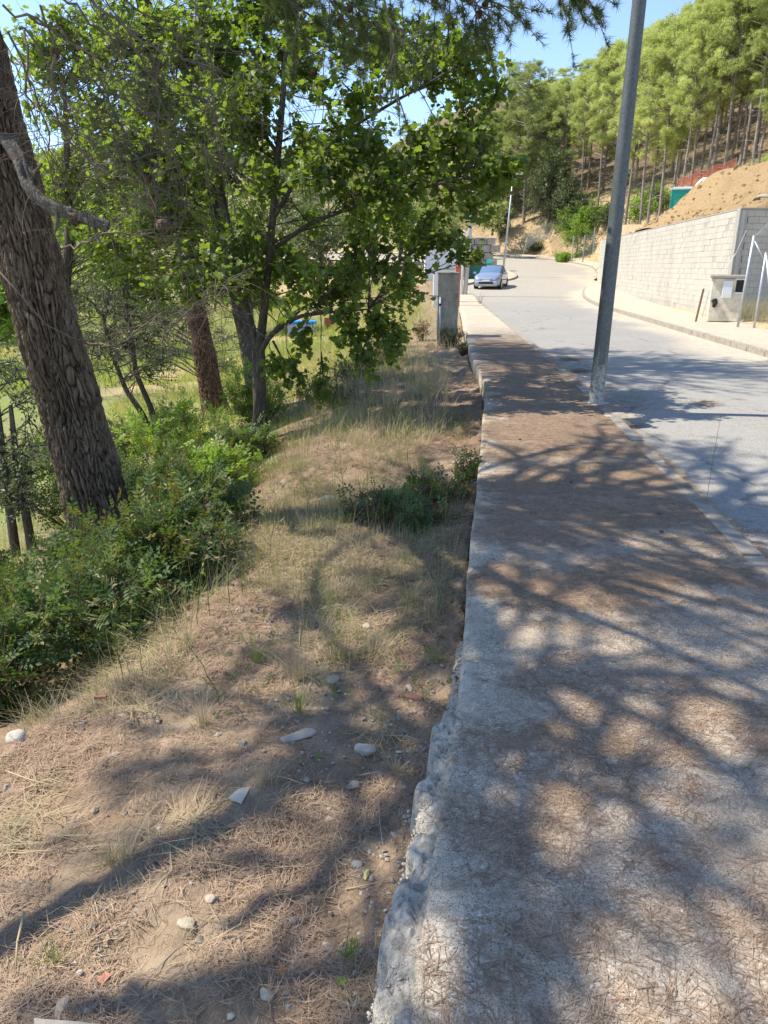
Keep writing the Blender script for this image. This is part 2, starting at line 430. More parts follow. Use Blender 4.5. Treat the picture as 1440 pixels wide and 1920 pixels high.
# ------------------------------------------------------------------ plan of the road and pavement
SL = np.array([(-.35, -6), (-.1, 0), (.06, 1.14), (.236, 2.1), (.30, 2.45), (.51, 3.9), (.80, 5.8), (1.23, 8.7), (1.47, 10.4), (1.70, 14.1), (2.33, 21.4),
               (3.23, 31.5), (4.1, 43), (4.5, 50), (5.6, 55), (8.2, 59), (8.9, 62), (8.6, 65), (7.2, 68), (4, 72), (-2, 76.7), (-12, 81.5), (-70, 96)], float)
KL = np.array([(1.2, -6), (1.85, 0), (2.05, 2), (2.24, 3.9), (2.50, 6.4), (2.77, 9.07), (3.2, 14.5), (3.7, 21.4), (4.6, 34.6), (5.15, 42), (5.15, 45.5),
               (5.2, 48.5), (5.7, 51.8), (7.2, 54.6), (9.2, 56), (10.3, 58.5), (10.9, 62), (10.6, 65.5), (9.2, 69), (5.5, 73.5), (-1, 78.5), (-11.5, 83.3), (-70, 98)], float)
KR = np.array([(5.6, -6), (6.3, 0), (6.9, 6), (7.7, 14.5), (8.2, 19.4), (9.2, 28.5), (10.1, 36), (11.2, 42), (12.2, 46), (13.2, 49), (14.6, 51.2), (15.6, 53.5), (16.3, 57), (17.3, 61), (18.4, 66),
               (19.2, 71), (18, 78), (14.3, 86), (5, 92), (-10, 97), (-70, 111)], float)
RO = np.array([(7.6, -6), (8.3, 0), (8.9, 6), (9.7, 14.5), (10.5, 22), (11.7, 30), (13, 38), (14.6, 46), (15.6, 51.5), (16.9, 54), (18, 57), (19.1, 61), (20.2, 66),
               (21, 71), (20, 80), (16, 88), (6, 94), (-10, 99), (-70, 113)], float)
def rs(a, step=1.0):
    """resample a polyline smoothly (Catmull-Rom)"""
    out = []
    for i in range(len(a)-1):
        p0 = a[max(i-1, 0)]; p1 = a[i]; p2 = a[i+1]; p3 = a[min(i+2, len(a)-1)]
        L = np.linalg.norm(p2-p1); n = max(1, int(L/step))
        al = .5
        t1 = (p2-p0)/max(np.linalg.norm(p2-p0), 1e-6)*L; t2 = (p3-p1)/max(np.linalg.norm(p3-p1), 1e-6)*L
        for k in range(n):
            t = k/n; h1 = 2*t**3-3*t*t+1; h2 = t**3-2*t*t+t; h3 = -2*t**3+3*t*t; h4 = t**3-t*t
            out.append(h1*p1+h2*t1*al*1.6+h3*p2+h4*t2*al*1.6 if n > 1 else p1)
    out.append(a[-1]); return np.array(out)
SLs, KLs, KRs, ROs = rs(SL, .5), rs(KL, .5), rs(KR, 1.), rs(RO, 1.)
_rzY = np.array([-50, 32, 40, 45, 50, 56, 62, 70, 80, 90, 100, 400]); _rzZ = np.array([0, 0, .06, .2, .42, .76, 1.12, 1.72, 2.45, 3.1, 3.5, 3.6])
def rz(y): return np.interp(y, _rzY, _rzZ)
def xsl(y): return np.interp(y, SL[:13, 1], SL[:13, 0])      # left rim of the pavement
def chain_dist(px, py, c):
    d = np.full(px.shape, 1e9)
    for i in range(len(c)-1):
        a = c[i]; b = c[i+1]; ab = b-a; L2 = ab@ab
        t = np.clip(((px-a[0])*ab[0]+(py-a[1])*ab[1])/L2, 0, 1)
        d = np.minimum(d, np.hypot(px-a[0]-t*ab[0], py-a[1]-t*ab[1]))
    return d
def inside(px, py, poly):
    r = np.zeros(px.shape, bool); n = len(poly)
    for i in range(n):
        x1, y1 = poly[i]; x2, y2 = poly[(i+1) % n]
        c = ((y1 > py) != (y2 > py)) & (px < (x2-x1)*(py-y1)/((y2-y1) if y2 != y1 else 1e-9)+x1)
        r ^= c
    return r
PAVE = np.concatenate([SL, RO[::-1]])
def smooth(a, b, x): t = np.clip((x-a)/(b-a), 0, 1); return t*t*(3-2*t)
WA, WB, WTOP = np.array([11.5, 25.0]), np.array([15.1, 53.0]), 3.36
def wallx(y): return WA[0]+(WB[0]-WA[0])*(y-WA[1])/(WB[1]-WA[1])
def micro(x, y):
    near = np.clip(1.6-np.hypot(x, y)/14, 0, 1)
    return near*(.030*fbm(x*2.2, y*2.2, 0, 3, 5)+.014*fbm(x*13, y*13, 0, 3, 8)+.007*vn(x*38, y*38, 0, 3))
def gz(x, y):
    x = np.asarray(x, float); y = np.asarray(y, float)
    x, y = np.broadcast_arrays(x, y)
    shp = x.shape; x = x.ravel(); y = y.ravel()
    ins = inside(x, y, PAVE)
    dl = chain_dist(x, y, SL); dr = chain_dist(x, y, RO)
    left = dl < dr
    b = rz(y)
    # left: verge, then the bank down to the valley floor
    crest = np.interp(y, [0, 2.4, 3.3, 5.5, 9, 15, 25], [2.3, 2.0, 1.45, 1.8, 1.9, 2.0, 1.6])
    zl = -.16-.09*np.minimum(dl, crest)-.05*np.exp(-((dl-.3)/.3)**2)
    over = np.maximum(dl-crest, 0)
    drop = 2.25*(1-np.exp(-np.maximum(over+.12*fbm(x*.7, y*.7, 0, 2, 2), 0)*.45/2.25*1.15))
    zl = zl-drop-.55*smooth(10, 40, dl)+.10*fbm(x*.5, y*.5, 0, 3, 31)*smooth(.5, 3, dl)
    fl = smooth(42, 60, y)
    zl = np.where(x < 12, zl*(1-fl)+fl*(-.1-1.9*smooth(3, 14, dl)), zl)+b
    # far left valley side rises again
    zl = zl+smooth(34, 90, -x)*14
    # right: bank and wooded hill
    sl_ = np.interp(x, [-40, 0, 12, 22], [.19, .19, .34, .46])
    zr = .0+smooth(.8, 4.5, dr)*1.7+np.maximum(dr-2.5, 0)*sl_+.25*fbm(x*.25, y*.25, 0, 3, 41)*smooth(1, 6, dr)
    zr = zr+2.9*smooth(1.5, 7, dr)*smooth(44, 54, y)*(1-smooth(80, 104, y))*smooth(13, 15, x)
    zr = np.minimum(zr, 26+.05*dr)
    lot = (1-smooth(25.5, 27, y))
    zlot = .03+.10*smooth(0, 1.5, dr)+.04*np.maximum(dr-4, 0)+.05*fbm(x*.8, y*.8, 0, 3, 51)
    beh = smooth(25, 27, y)*(1-smooth(53, 57, y))
    zbeh = np.where(x < wallx(y)+.6, .02, 2.6+1.2*smooth(40, 46, y)+.3*np.maximum(x-wallx(y)-6, 0))
    zr = zr*(1-lot)+zlot*lot
    zr = zr*(1-beh)+zbeh*beh+b
    z = np.where(left, zl, zr)
    z = np.where(ins, b-.35, z)
    z = np.where(~ins & left, z+micro(x, y), z)
    return z.reshape(shp)

# ------------------------------------------------------------------ ground sheets
def grid_faces(ny, nx):
    i = np.arange(ny*nx).reshape(ny, nx)
    return np.stack([i[:-1, :-1], i[:-1, 1:], i[1:, 1:], i[1:, :-1]], -1).reshape(-1, 4)
def cum(parts):
    out = [parts[0][0]]
    for a, b, st in parts:
        n = max(1, int(round((b-a)/st))); out += list(np.linspace(a, b, n+1)[1:])
    return np.array(out)
yy = cum([(-6, .6, .4), (.6, 4.5, .028), (4.5, 9, .06), (9, 16, .16), (16, 60, .7), (60, 110, 1.1), (110, 230, 5)])
dd = np.concatenate([[-.03], cum([(0, 2.6, .03), (2.6, 6, .12), (6, 14, .4), (14, 50, 1.5), (50, 130, 6)])])
XX = np.interp(yy, SL[:13, 1], SL[:13, 0], right=4.5)[:, None]-dd[None, :]
YY = np.repeat(yy[:, None], len(dd), 1)
far = YY > 44
ZZ = gz(XX, YY)
ZZ[:, 0] = np.minimum(ZZ[:, 0], ZZ[:, 1])
d_ = np.maximum(chain_dist(XX.ravel(), YY.ravel(), SL).reshape(XX.shape), 0)
green = smooth(3.2, 8, d_)*np.clip(.75+.6*fbm(XX*.12, YY*.12, 0, 3, 61), 0, 1)
dry = np.clip(smooth(10, 22, YY)*(smooth(1.0, 3.2, d_))*np.clip(.35+1.2*fbm(XX*.15+9, YY*.2, 0, 3, 62), 0, 1), 0, 1)
dry = np.maximum(dry, smooth(60, 80, YY)*.45)
og = obj('ground', mesh('ground', np.stack([XX, YY, ZZ], -1).reshape(-1, 3), grid_faces(*XX.shape)[:, ::-1], M_soil, True,
                        {'green': green.ravel(), 'dry': dry.ravel()}))
tag(og, kind='structure')
yy = cum([(-6, 20, 1.0), (20, 60, .5), (60, 110, 1.1), (110, 230, 5)])
xx = cum([(4.5, 30, .5), (30, 60, 1.5), (60, 200, 6)])
XX, YY = np.meshgrid(xx, yy); ZZ = gz(XX, YY)
dr_ = chain_dist(XX.ravel(), YY.ravel(), RO).reshape(XX.shape)
dryr = np.clip(.75+.5*fbm(XX*.2, YY*.2, 0, 3, 64), 0, 1)
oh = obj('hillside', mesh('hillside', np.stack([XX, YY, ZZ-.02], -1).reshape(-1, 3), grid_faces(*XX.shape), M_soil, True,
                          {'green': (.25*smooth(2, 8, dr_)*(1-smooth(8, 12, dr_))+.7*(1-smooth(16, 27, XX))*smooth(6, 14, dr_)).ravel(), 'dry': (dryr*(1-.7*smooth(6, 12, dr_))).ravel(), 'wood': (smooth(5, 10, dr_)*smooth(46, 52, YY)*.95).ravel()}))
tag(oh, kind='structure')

# strips between two chains, stationed together
def chain_at(c, n):
    L = np.concatenate([[0], np.cumsum(np.linalg.norm(np.diff(c, axis=0), axis=1))]); s_ = np.linspace(0, L[-1], n)
    return np.stack([np.interp(s_, L, c[:, 0]), np.interp(s_, L, c[:, 1])], -1)
def pair(A, B, ys):
    """points of A and B at given y (both monotone there)"""
    return (np.stack([np.interp(ys, A[:, 1], A[:, 0]), ys], -1), np.stack([np.interp(ys, B[:, 1], B[:, 0]), ys], -1))
ROADZ = -.12
# road: near part by y, far part by arc length
def upto(c, y0): i = int(np.argmax(c[:, 1] >= y0)); return c[:i+1]
def after(c, y0): i = int(np.argmax(c[:, 1] >= y0)); return c[i:]
ysr = cum([(-6, 46, .8)])
a1, b1 = pair(KLs, KRs, ysr)
ka, kb = after(KLs, 46.), after(KRs, 46.)
a2, b2 = chain_at(np.vstack([a1[-1], ka[1:]]), 110)[1:], chain_at(np.vstack([b1[-1], kb[1:]]), 110)[1:]
A = np.vstack([a1, a2]); B = np.vstack([b1, b2]); nx = 14
t_ = np.linspace(-.01, 1.01, nx)
Pxy = A[:, None]*(1-t_[None, :, None])+B[:, None]*t_[None, :, None]
Pz = rz(Pxy[..., 1])+ROADZ+.03*(1-(2*t_[None]-1)**2)
dr_ = chain_dist(Pxy[..., 0].ravel(), Pxy[..., 1].ravel(), KR); dl_ = chain_dist(Pxy[..., 0].ravel(), Pxy[..., 1].ravel(), KL)
sand = np.clip(np.maximum(.95*(1-smooth(.1, 1.3, dr_+.5*fbm(Pxy[..., 0].ravel()*.6, Pxy[..., 1].ravel()*.6, 0, 2, 7))),
                          .35*smooth(28, 50, Pxy[..., 1].ravel())), 0, 1)
sand = np.maximum(sand, smooth(12.5, 15, Pxy[..., 0].ravel())*smooth(46, 50, Pxy[..., 1].ravel())*(1-smooth(58, 66, Pxy[..., 1].ravel()))*.9)
orod = obj('road', mesh('road', np.concatenate([Pxy, Pz[..., None]], -1).reshape(-1, 3), grid_faces(len(A), nx), M_road, True, {'sand': sand}))
tag(orod, kind='structure')
# left pavement slab (near part dense so that the surface has real unevenness)
ysr = cum([(-3, .8, .2), (.8, 7, .05), (7, 15, .12), (15, 43, .6)])
sa, sb = pair(SLs, KLs, ysr)
KW = .13                                                # kerb width
sb = sb-np.array([KW, 0]); nx = 46
t_ = np.concatenate([[0, .008], np.linspace(.03, 1, nx-2)])
Pxy = sa[:, None]*(1-t_[None, :, None])+sb[:, None]*t_[None, :, None]
X_, Y_ = Pxy[..., 0], Pxy[..., 1]
edge_wob = .006*vn(Y_*3, Y_*0, 0, 4)+.003*vn(Y_*14, Y_*0, 0, 5)
X_ = X_+edge_wob*(1-t_[None])
nf = np.clip(1.3-Y_/9, 0, 1)
Z_ = rz(Y_)+.006*fbm(X_*1.5, Y_*1.5, 0, 2, 70)+nf*(.0016*fbm(X_*30, Y_*30, 0, 2, 71))-.006*(t_[None] < .004)
edgea = np.exp(-((X_-sa[:, None, 0])/.10)**2)*.95
litter = np.clip(.70+.95*smooth(2.6, 8.5, Y_)*np.clip(.75+.45*fbm(X_*1.3, Y_*.6, 0, 3, 73), 0, 1), 0, 1)*smooth(.02, .3, X_-sa[:, None, 0])*(1-.95*smooth(17, 22, Y_))
sandw = .9*smooth(18, 23, Y_)
top = np.stack([X_, Y_, Z_], -1); side = top[:, 0].copy(); side[:, 2] -= .24; side[:, 0] -= .006
bev = top[:, 0].copy(); bev[:, 2] -= .012; bev[:, 0] -= .006
Vv = np.concatenate([side[:, None], bev[:, None], top], 1); nn = Vv.shape[1]
pad = lambda a: np.concatenate([a[:, :1], a[:, :1], a], 1).ravel()
osl = obj('pavement', mesh('pavement', Vv.reshape(-1, 3), grid_faces(len(ysr), nn), M_walk, True,
                           {'edge': pad(edgea), 'litter': pad(litter), 'sand': pad(sandw)}))
tag(osl, kind='structure')
def pave_z(x, y): return rz(y)+.006*fbm(x*1.5, y*1.5, 0, 2, 70)
# far island of the pavement round the bend
ia, ib = after(SLs, 43.), after(KLs, 43.)
ia, ib = chain_at(ia, 90), chain_at(ib, 90); t_ = np.linspace(0, 1, 4)
Pxy = ia[:, None]*(1-t_[None, :, None])+ib[:, None]*t_[None, :, None]
Vv = np.concatenate([Pxy, (rz(Pxy[..., 1])+.0)[..., None]], -1)
one = np.ones(Vv.shape[0]*4)
tag(obj('far_pavement', mesh('far_pavement', Vv.reshape(-1, 3), grid_faces(90, 4), M_walk, True, {'edge': one*.2, 'litter': one*0, 'sand': one*.8})), kind='structure')
# right pavement, buried in sand
ia, ib = chain_at(KRs, 220), chain_at(ROs, 220)
t_ = np.linspace(-.0, 1.03, 7); Pxy = ia[:, None]*(1-t_[None, :, None])+ib[:, None]*t_[None, :, None]
Zs = rz(Pxy[..., 1])+.02*fbm(Pxy[..., 0]*.8, Pxy[..., 1]*.8, 0, 3, 75)*np.minimum(t_[None]*3, 1)+.03*t_[None]
one = np.ones(Zs.size)
tag(obj('sandy_pavement', mesh('sandy_pavement', np.concatenate([Pxy, Zs[..., None]], -1).reshape(-1, 3), grid_faces(220, 7), M_walk, True,
        {'edge': one*.2, 'litter': one*0, 'sand': one*.97})), kind='structure')
# kerbs: single kerb stones near, joined beyond
def kerb(name, c, y0, y1, ysplit, side, step=.98):
    k = thing(name, (0, 0, 0), None, None); k['kind'] = 'structure'
    L = np.concatenate([[0], np.cumsum(np.linalg.norm(np.diff(c, axis=0), axis=1))])
    at = lambda s_: np.array([np.interp(s_, L, c[:, 0]), np.interp(s_, L, c[:, 1])])
    s = np.interp(y0, c[:60, 1], L[:60]) if c[0, 1] < y0 else 0
    far_mb = MB()
    while s < L[-1]-1:
        p, q = at(s+.012), at(s+step-.012)
        if p[1] > y1: break
        dv = (q-p)/np.linalg.norm(q-p); nrm = np.array([-dv[1], dv[0]])*side
        z0, z1 = float(rz(p[1]))+.004, float(rz(q[1]))+.004
        w = KW; b = -.34; ch = .018
        prof = [(0, b), (0, -ch), (ch, 0), (w, 0), (w, b)]
        jz = RNG.uniform(-.003, .004)
        v = [(*(e+nrm*o_), z+h+jz) for e, z in ((p, z0), (q, z1)) for o_, h in prof]
        f4 = [[i, i+1, i+6, i+5] for i in range(4)]; f5 = [[4, 3, 2, 1, 0], [5, 6, 7, 8, 9]]
        if p[1] < ysplit and p[0] > 0:
            mb = MB(); mb.add(v, [np.array(f4), np.array(f5)]); o = mb.build('kerb_stone', M_kerb, k)
        else: far_mb.add(v, [np.array(f4), np.array(f5)])
        s += step
    if far_mb.n: far_mb.build('far_kerb_stones', M_kerb, k)['kind'] = 'stuff'
kerb('left_kerb', KLs, -1.0, 96, 46, 1)
kerb('right_kerb', KRs, 5.0, 108, 50, -1)
# ragged concrete haunch poured along the near rim of the pavement
ys_ = np.linspace(.75, 3.1, 330); nx = 44
outw = (.10*smooth(3.1, 1.2, ys_)+.05*fbm(ys_*3.5, ys_*0, 0, 4, 80)+.03*vn(ys_*19, ys_*0, 0, 88)+.03)*smooth(3.1, 2.6, ys_)
outw = np.maximum(outw, .004); t_ = np.linspace(0, 1, nx)
X_ = xsl(ys_)[:, None]+.012-outw[:, None]*t_[None]; Y_ = np.repeat(ys_[:, None], nx, 1)
Z_ = -.012-.05*t_[None]**1.4-.16*smooth(.86, 1.0, t_)[None]+(.020*fbm(X_*18, Y_*18, 0, 5, 81)+.008*vn(X_*90, Y_*90, 0, 6))*np.minimum(t_[None]*4, 1)
X_ = X_+.008*fbm(Y_*20, X_*20, 0, 2, 83)*t_[None]
tag(obj('concrete_haunch', mesh('concrete_haunch', np.stack([X_, Y_, Z_], -1).reshape(-1, 3), grid_faces(330, nx)[:, ::-1], M_rough, True)), kind='structure')
#SECTION2

# ================================================================== retaining wall of concrete blocks
wd = (WB-WA)/np.linalg.norm(WB-WA); wlen = float(np.linalg.norm(WB-WA)); wn_ = np.array([wd[1], -wd[0]])      # wn_ points into the hill
wall = thing('retaining_wall', (WA[0], WA[1], 0), 'long pale concrete block wall holding back the ochre earth mound', 'wall')
BH, BL, BT = .2, .4, .2
nrows = 17
def wblock_mesh(w):
    mb = MB(); g = .004; b = .003; d = BT
    x0, x1, z0, z1 = g, w-g, g, BH-g
    o = [(x0, 0+b, z0), (x1, b, z0), (x1, b, z1), (x0, b, z1)]; i = [(x0+b, 0, z0+b), (x1-b, 0, z0+b), (x1-b, 0, z1-b), (x0+b, 0, z1-b)]
    k = [(x0, d, z0), (x1, d, z0), (x1, d, z1), (x0, d, z1)]
    v = i+o+k; f = [[0, 1, 2, 3]]+[[4+j, 4+(j+1) % 4, (j+1) % 4, j] for j in range(4)]+[[8+j, 8+(j+1) % 4, 4+(j+1) % 4, 4+j] for j in range(4)]
    return np.array(v, float), np.array(f)
wv, wf = wblock_mesh(BL); wv2, wf2 = wblock_mesh(BL/2)
me_b = mesh('block', wv, wf, M_block, False); me_h = mesh('half_block', wv2, wf2, M_block, False)
ang = math.atan2(wd[1], wd[0])
Rw = np.array([[wd[0], wn_[0], 0], [wd[1], wn_[1], 0], [0, 0, 1.]])
cand = []
for r_ in range(nrows):
    s = -(BL/2 if r_ % 2 else 0)
    while s < wlen-.01:
        w = BL
        if s < 0: s0, w = 0.0, BL/2
        else: s0 = s
        if s0+w > wlen: w = BL/2
        cand.append((s0, r_, w)); s += BL
cand.sort(key=lambda c: c[0]+abs(c[1]-8)*.02)
nb = 0; tv_, tp_, ts_ = [], [], []
for s0, r_, w in cand:
    p = WA+wd*s0; out = RNG.normal()*.0035
    zb = float(rz(p[1]+0))*0+r_*BH-.04
    q = p-wn_*out
    if nb < 250:
        o = obj('block', me_b if w == BL else me_h, wall)
        o.matrix_local = Matrix.Translation((q[0]-WA[0], q[1]-WA[1], zb)) @ Matrix(Rw.tolist()).to_4x4()
        nb += 1
    else:
        tp_.append((q[0]-WA[0], q[1]-WA[1], zb)); ts_.append(w)
tp_ = np.array(tp_); ts_ = np.array(ts_)
Mr = np.repeat(Rw[None], len(tp_), 0)
full = ts_ == BL
v1, f1 = scatter(wv, wf, tp_[full], Mr[full], np.ones(full.sum())); v2, f2 = scatter(wv2, wf2, tp_[~full], Mr[~full], np.ones((~full).sum()))
o = obj('block_courses', mesh('block_courses', np.vstack([v1, v2]), np.vstack([f1, f2+len(v1)]), M_block, False,
        {'tint': np.repeat(RNG.random(len(tp_)), 12)}), wall); o['kind'] = 'stuff'
# mortar core just behind the faces, and the return wall towards the right
mb = MB()
c0 = wd*(wlen/2)+wn_*(.008+.13)
mb.box((c0[0], c0[1], nrows*BH/2-.035), (wlen-.01, .26, nrows*BH-.03), Rw); mb.build('mortar_core', M_mortar, wall)
ret_d = np.array([.992, .126])                          # return wall: runs to the right, facing the viewer
Rr_ = np.array([[ret_d[0], -ret_d[1], 0], [ret_d[1], ret_d[0], 0], [0, 0, 1.]])
RL = 7.6
for r_ in range(nrows):
    s = .13+(BL/2 if r_ % 2 else 0)
    while s < RL:
        if s < 2.7:
            o = obj('block', me_b, wall); q = ret_d*s
            o.matrix_local = Matrix.Translation((q[0], q[1]+RNG.normal()*.004, r_*BH-.04)) @ Matrix(Rr_.tolist()).to_4x4()
        s += BL
mb = MB(); mb.box((ret_d[0]*(RL/2+.2), ret_d[1]*(RL/2+.2)+.17, nrows*BH/2-.035), (RL, .26, nrows*BH-.03), Rr_); mb.build('end_wall_core', M_mortar, wall)
mb = MB()                                               # poured corner column and coping
mb.box((.06, .09, nrows*BH/2-.03), (.13, .205, nrows*BH+.02), Rr_); mb.build('corner_column', M_mortar, wall, bevel=.01)
mb = MB(); L = wlen/2
mb.box((wd[0]*L+wn_[0]*.12, wd[1]*L+wn_[1]*.12, nrows*BH-.01), (wlen+.05, .22, .03), Rw)
mb.box((ret_d[0]*(RL/2+.05), ret_d[1]*(RL/2)+.12, nrows*BH-.008), (RL, .28, .06), Rr_)
mb.build('mortar_coping', M_mortar, wall)
# curved far end of the wall
mb = MB(); p0 = WB-WA
for i in range(9):
    a = i/8*R(60); c = p0+wd*(1.2*math.sin(a))*1.6+wn_*(1.2*(1-math.cos(a)))*1.6
    for r_ in range(nrows):
        mb.box((c[0]+wn_[0]*.1, c[1]+wn_[1]*.1, r_*BH+.06), (.30, .2, .192), Rw @ rotz(-a))
mb.build('rounded_end', M_block, wall)['kind'] = 'stuff'

# ================================================================== earth mound behind the wall
def mound_z(x, y):
    z = 3.28+.30*np.clip(x-wallx(y), 0, 3)
    for cx, cy, sx, sy, h in ((18.7, 37.0, 2.2, 3.6, 1.75), (23.8, 35.0, 3.0, 5.0, 1.9), (16.8, 40.0, 2.2, 3.4, 1.35), (20.5, 31, 4, 2.6, .8)):
        z = z+h*np.exp(-((x-cx)/sx)**2-((y-cy)/sy)**2)
    z = z+(.16*fbm(x*.6, y*.6, 0, 4, 90)+.07*fbm(x*2.6, y*2.6, 0, 3, 91))*smooth(.2, 1.5, x-wallx(y))
    z = z-1.9*smooth(49, 58, y)*(1-.3*smooth(17, 24, x))
    return np.maximum(z, 3.2 * (1-smooth(51, 58, y)))
uu = np.linspace(0, 1, 110); ys_ = np.linspace(25.32, 60, 170)
X_ = (wallx(ys_)+.24)[:, None]+uu[None]**1.3*16; Y_ = np.repeat(ys_[:, None], 110, 1)+np.clip(X_-wallx(ys_)[:, None], 0, 8)*.126*(ys_ < 27)[:, None]
Z_ = mound_z(X_, Y_)
Z_ = np.where(Y_ > 54, np.minimum(Z_, gz(X_, Y_)+.6*(1-smooth(54, 59, Y_))), Z_)
Z_[0] = np.minimum(Z_[0], 3.15); Z_[1] = np.minimum(Z_[1], .5*Z_[1]+1.7)
tag(obj('earth_mound', mesh('earth_mound', np.stack([X_, Y_, Z_], -1).reshape(-1, 3), grid_faces(170, 110), M_earth, True)), kind='structure')
def hit(u, v):
    Ys = np.arange(24, 170, .25); q = np.array([V(u, v, Y) for Y in Ys]); x = q[:, 0]; g = gz(x, Ys)
    m_ = np.where((x > wallx(Ys)+.3) & (Ys > 25.5) & (Ys < 60) & (x < wallx(Ys)+16), mound_z(x, Ys), -9); m_ = np.where(Ys > 54, np.minimum(m_, g+.6*(1-smooth(54, 59, Ys))), m_)
    g = np.maximum(g, m_); k = int(np.argmax(q[:, 2] < g)); return float(x[k]), float(Ys[k]), float(g[k])
def clods(n, xy, zf, smin, smax, name, m, label=None, par=None):
    tv = np.array([(0, 0, 1), (.9, 0, .2), (.3, .85, .1), (-.7, .55, .25), (-.75, -.5, .1), (.35, -.85, .2), (0, 0, -.6)], float)
    tf = np.array([[0, 1, 2], [0, 2, 3], [0, 3, 4], [0, 4, 5], [0, 5, 1], [6, 2, 1], [6, 3, 2], [6, 4, 3], [6, 5, 4], [6, 1, 5]])
    x, y = xy; z = zf(x, y)
    s = smin+(smax-smin)*RNG.random(n)**3
    D = norm(RNG.normal(size=(n, 3)))
    sc = s[:, None]*RNG.uniform(.6, 1.2, (n, 3))
    v, f = scatter(tv, tf, np.stack([x, y, z+s*.12], -1), frames(D), sc)
    o = obj(name, mesh(name, v, f, m, False, {'tint': np.repeat(RNG.random(n), 7)}))
    return tag(o, label, kind='stuff')
x = RNG.uniform(12.5, 26, 2600); y = RNG.uniform(26, 52, 2600); k = x > wallx(y)+.4; x, y = x[k], y[k]
clods(len(x), (x, y), mound_z, .03, .17, 'earth_clods', M_earth)

# ================================================================== things on and around the mound
def box_part(name, c, d, m, par, bevel=.01, rot=None):
    mb = MB(); mb.box(c, d, rot); return mb.build(name, m, par, bevel=bevel)
pt = V(1281, 362, 43.5)
pt = V(1280, 352, 43.5)
wc = thing('portable_toilet', (pt[0], pt[1], pt[2]-2.24), 'green portable toilet with a pale roof half hidden behind the earth mound', 'portable toilet', rz=R(-20))
box_part('cabin', (0, 0, 1.05), (1.1, 1.1, 2.1), M_teal, wc, .03)
mb = MB()
for i in range(7): mb.box((0, -.56, 2.02-.075*i), (.78, .03, .035))
mb.build('louvre', M_teal, wc, bevel=.004)
box_part('door', (0, -.562, .85), (.72, .03, 1.42), M_teal, wc)
mb = MB(); mb.box((0, 0, 2.14), (1.2, 1.2, .09)); mb.box((0, 0, 2.21), (1.0, 1.0, .07)); mb.build('roof', M_tealroof, wc, bevel=.02)
box_part('door_sign', (.02, -.585, 1.42), (.5, .012, .13), M_black, wc, 0)
tag(box_part('corner_post', (-.53, -.56, 1.05), (.07, .05, 2.1), M_teal, wc, .01))

# orange plastic safety net and its posts
net = thing('safety_net_fence', (18.4, 47, 6), 'sagging orange plastic net fence at the wood edge above the mound', 'fence')
pa, pb = V(1270, 345, 47), V(1380, 308, 45)
mb = MB(); n = 60
for i in range(n+1):
    t = i/n; c = pa*(1-t)+pb*t; zt = c[2]+.25+.06*math.sin(t*21); zb = c[2]-.62
    mb.box((c[0]-18.4, c[1]-47, (zt+zb)/2-6), (.022, .012, zt-zb))
for j in range(7):
    P = []
    for i in range(41):
        t = i/40; c = pa*(1-t)+pb*t; zt = c[2]+.25+.06*math.sin(t*21); zb = c[2]-.62
        P.append((c[0]-18.4, c[1]-47, zb+(zt-zb)*j/6-6))
    mb.tube(P, .014, 4)
mb.build('net', M_orange, net)['kind'] = 'stuff'
for t in np.linspace(0, 1, 6):
    c = pa*(1-t)+pb*t; mb = MB(); mb.tube([(c[0]-18.4, c[1]-46.97, c[2]-1.3-6), (c[0]-18.4, c[1]-46.97, c[2]+.35-6)], .02, 6); mb.build('post', M_wire, net)
p = V(1377, 330, 44.5)
f2 = thing('wire_fence', (p[0], p[1], p[2]-1.0), 'wire mesh fence with a leaning wooden post at the top of the mound', 'fence')
mb = MB(); mb.tube([(0, 0, -.5), (.22, 0, 2.1)], .075, 8); mb.build('wooden_post', M_bark_pale, f2)
mb = MB()
for j in range(7): mb.tube([(.1+.02*j, 0, .75+j*.13), (2.7, -.1, .55+j*.13)], .011, 4)
for i in range(12): mb.tube([(.2+i*.22, -.02, .5), (.2+i*.22, -.02, 1.5)], .007, 4)
mb.build('wire_mesh', M_wire, f2)['kind'] = 'stuff'
for i in (1.4, 2.7):
    mb = MB(); mb.tube([(i, 0, -.6), (i, 0, 1.55)], .028, 6); mb.build('metal_post', M_wire, f2)
# white sack
p = V(1328, 345, 41.0)
sk = thing('builders_sack', (p[0], p[1], p[2]-.75), 'white woven builders sack with dark stripes behind the earth mound', 'sack', rz=.2)
v, f = [], []
nu, nv_ = 28, 12
for j in range(nv_+1):
    h = j/nv_
    for i in range(nu):
        a = i/nu*2*math.pi; r_ = .5*(1+.10*math.sin(h*math.pi))*(1/(abs(math.cos(a))**4+abs(math.sin(a))**4)**.25)*(1-.25*max(0, h-.8)/.2)
        v.append((r_*math.cos(a)*1.0, r_*math.sin(a), h*1.0+.05*math.sin(a*3+h*4)))
for j in range(nv_):
    for i in range(nu): f.append([j*nu+i, j*nu+(i+1) % nu, (j+1)*nu+(i+1) % nu, (j+1)*nu+i])
mb = MB(); mb.add(v, f); mb.f[nu] = [np.array([list(range(nv_*nu, nv_*nu+nu))])]; mb.build('bag', M_sack, sk, True)
mb = MB()
for sx in (-.3, 0, .3): mb.box((sx, -.555, .5), (.03, .02, .85))
mb.build('stripe', M_black, sk)
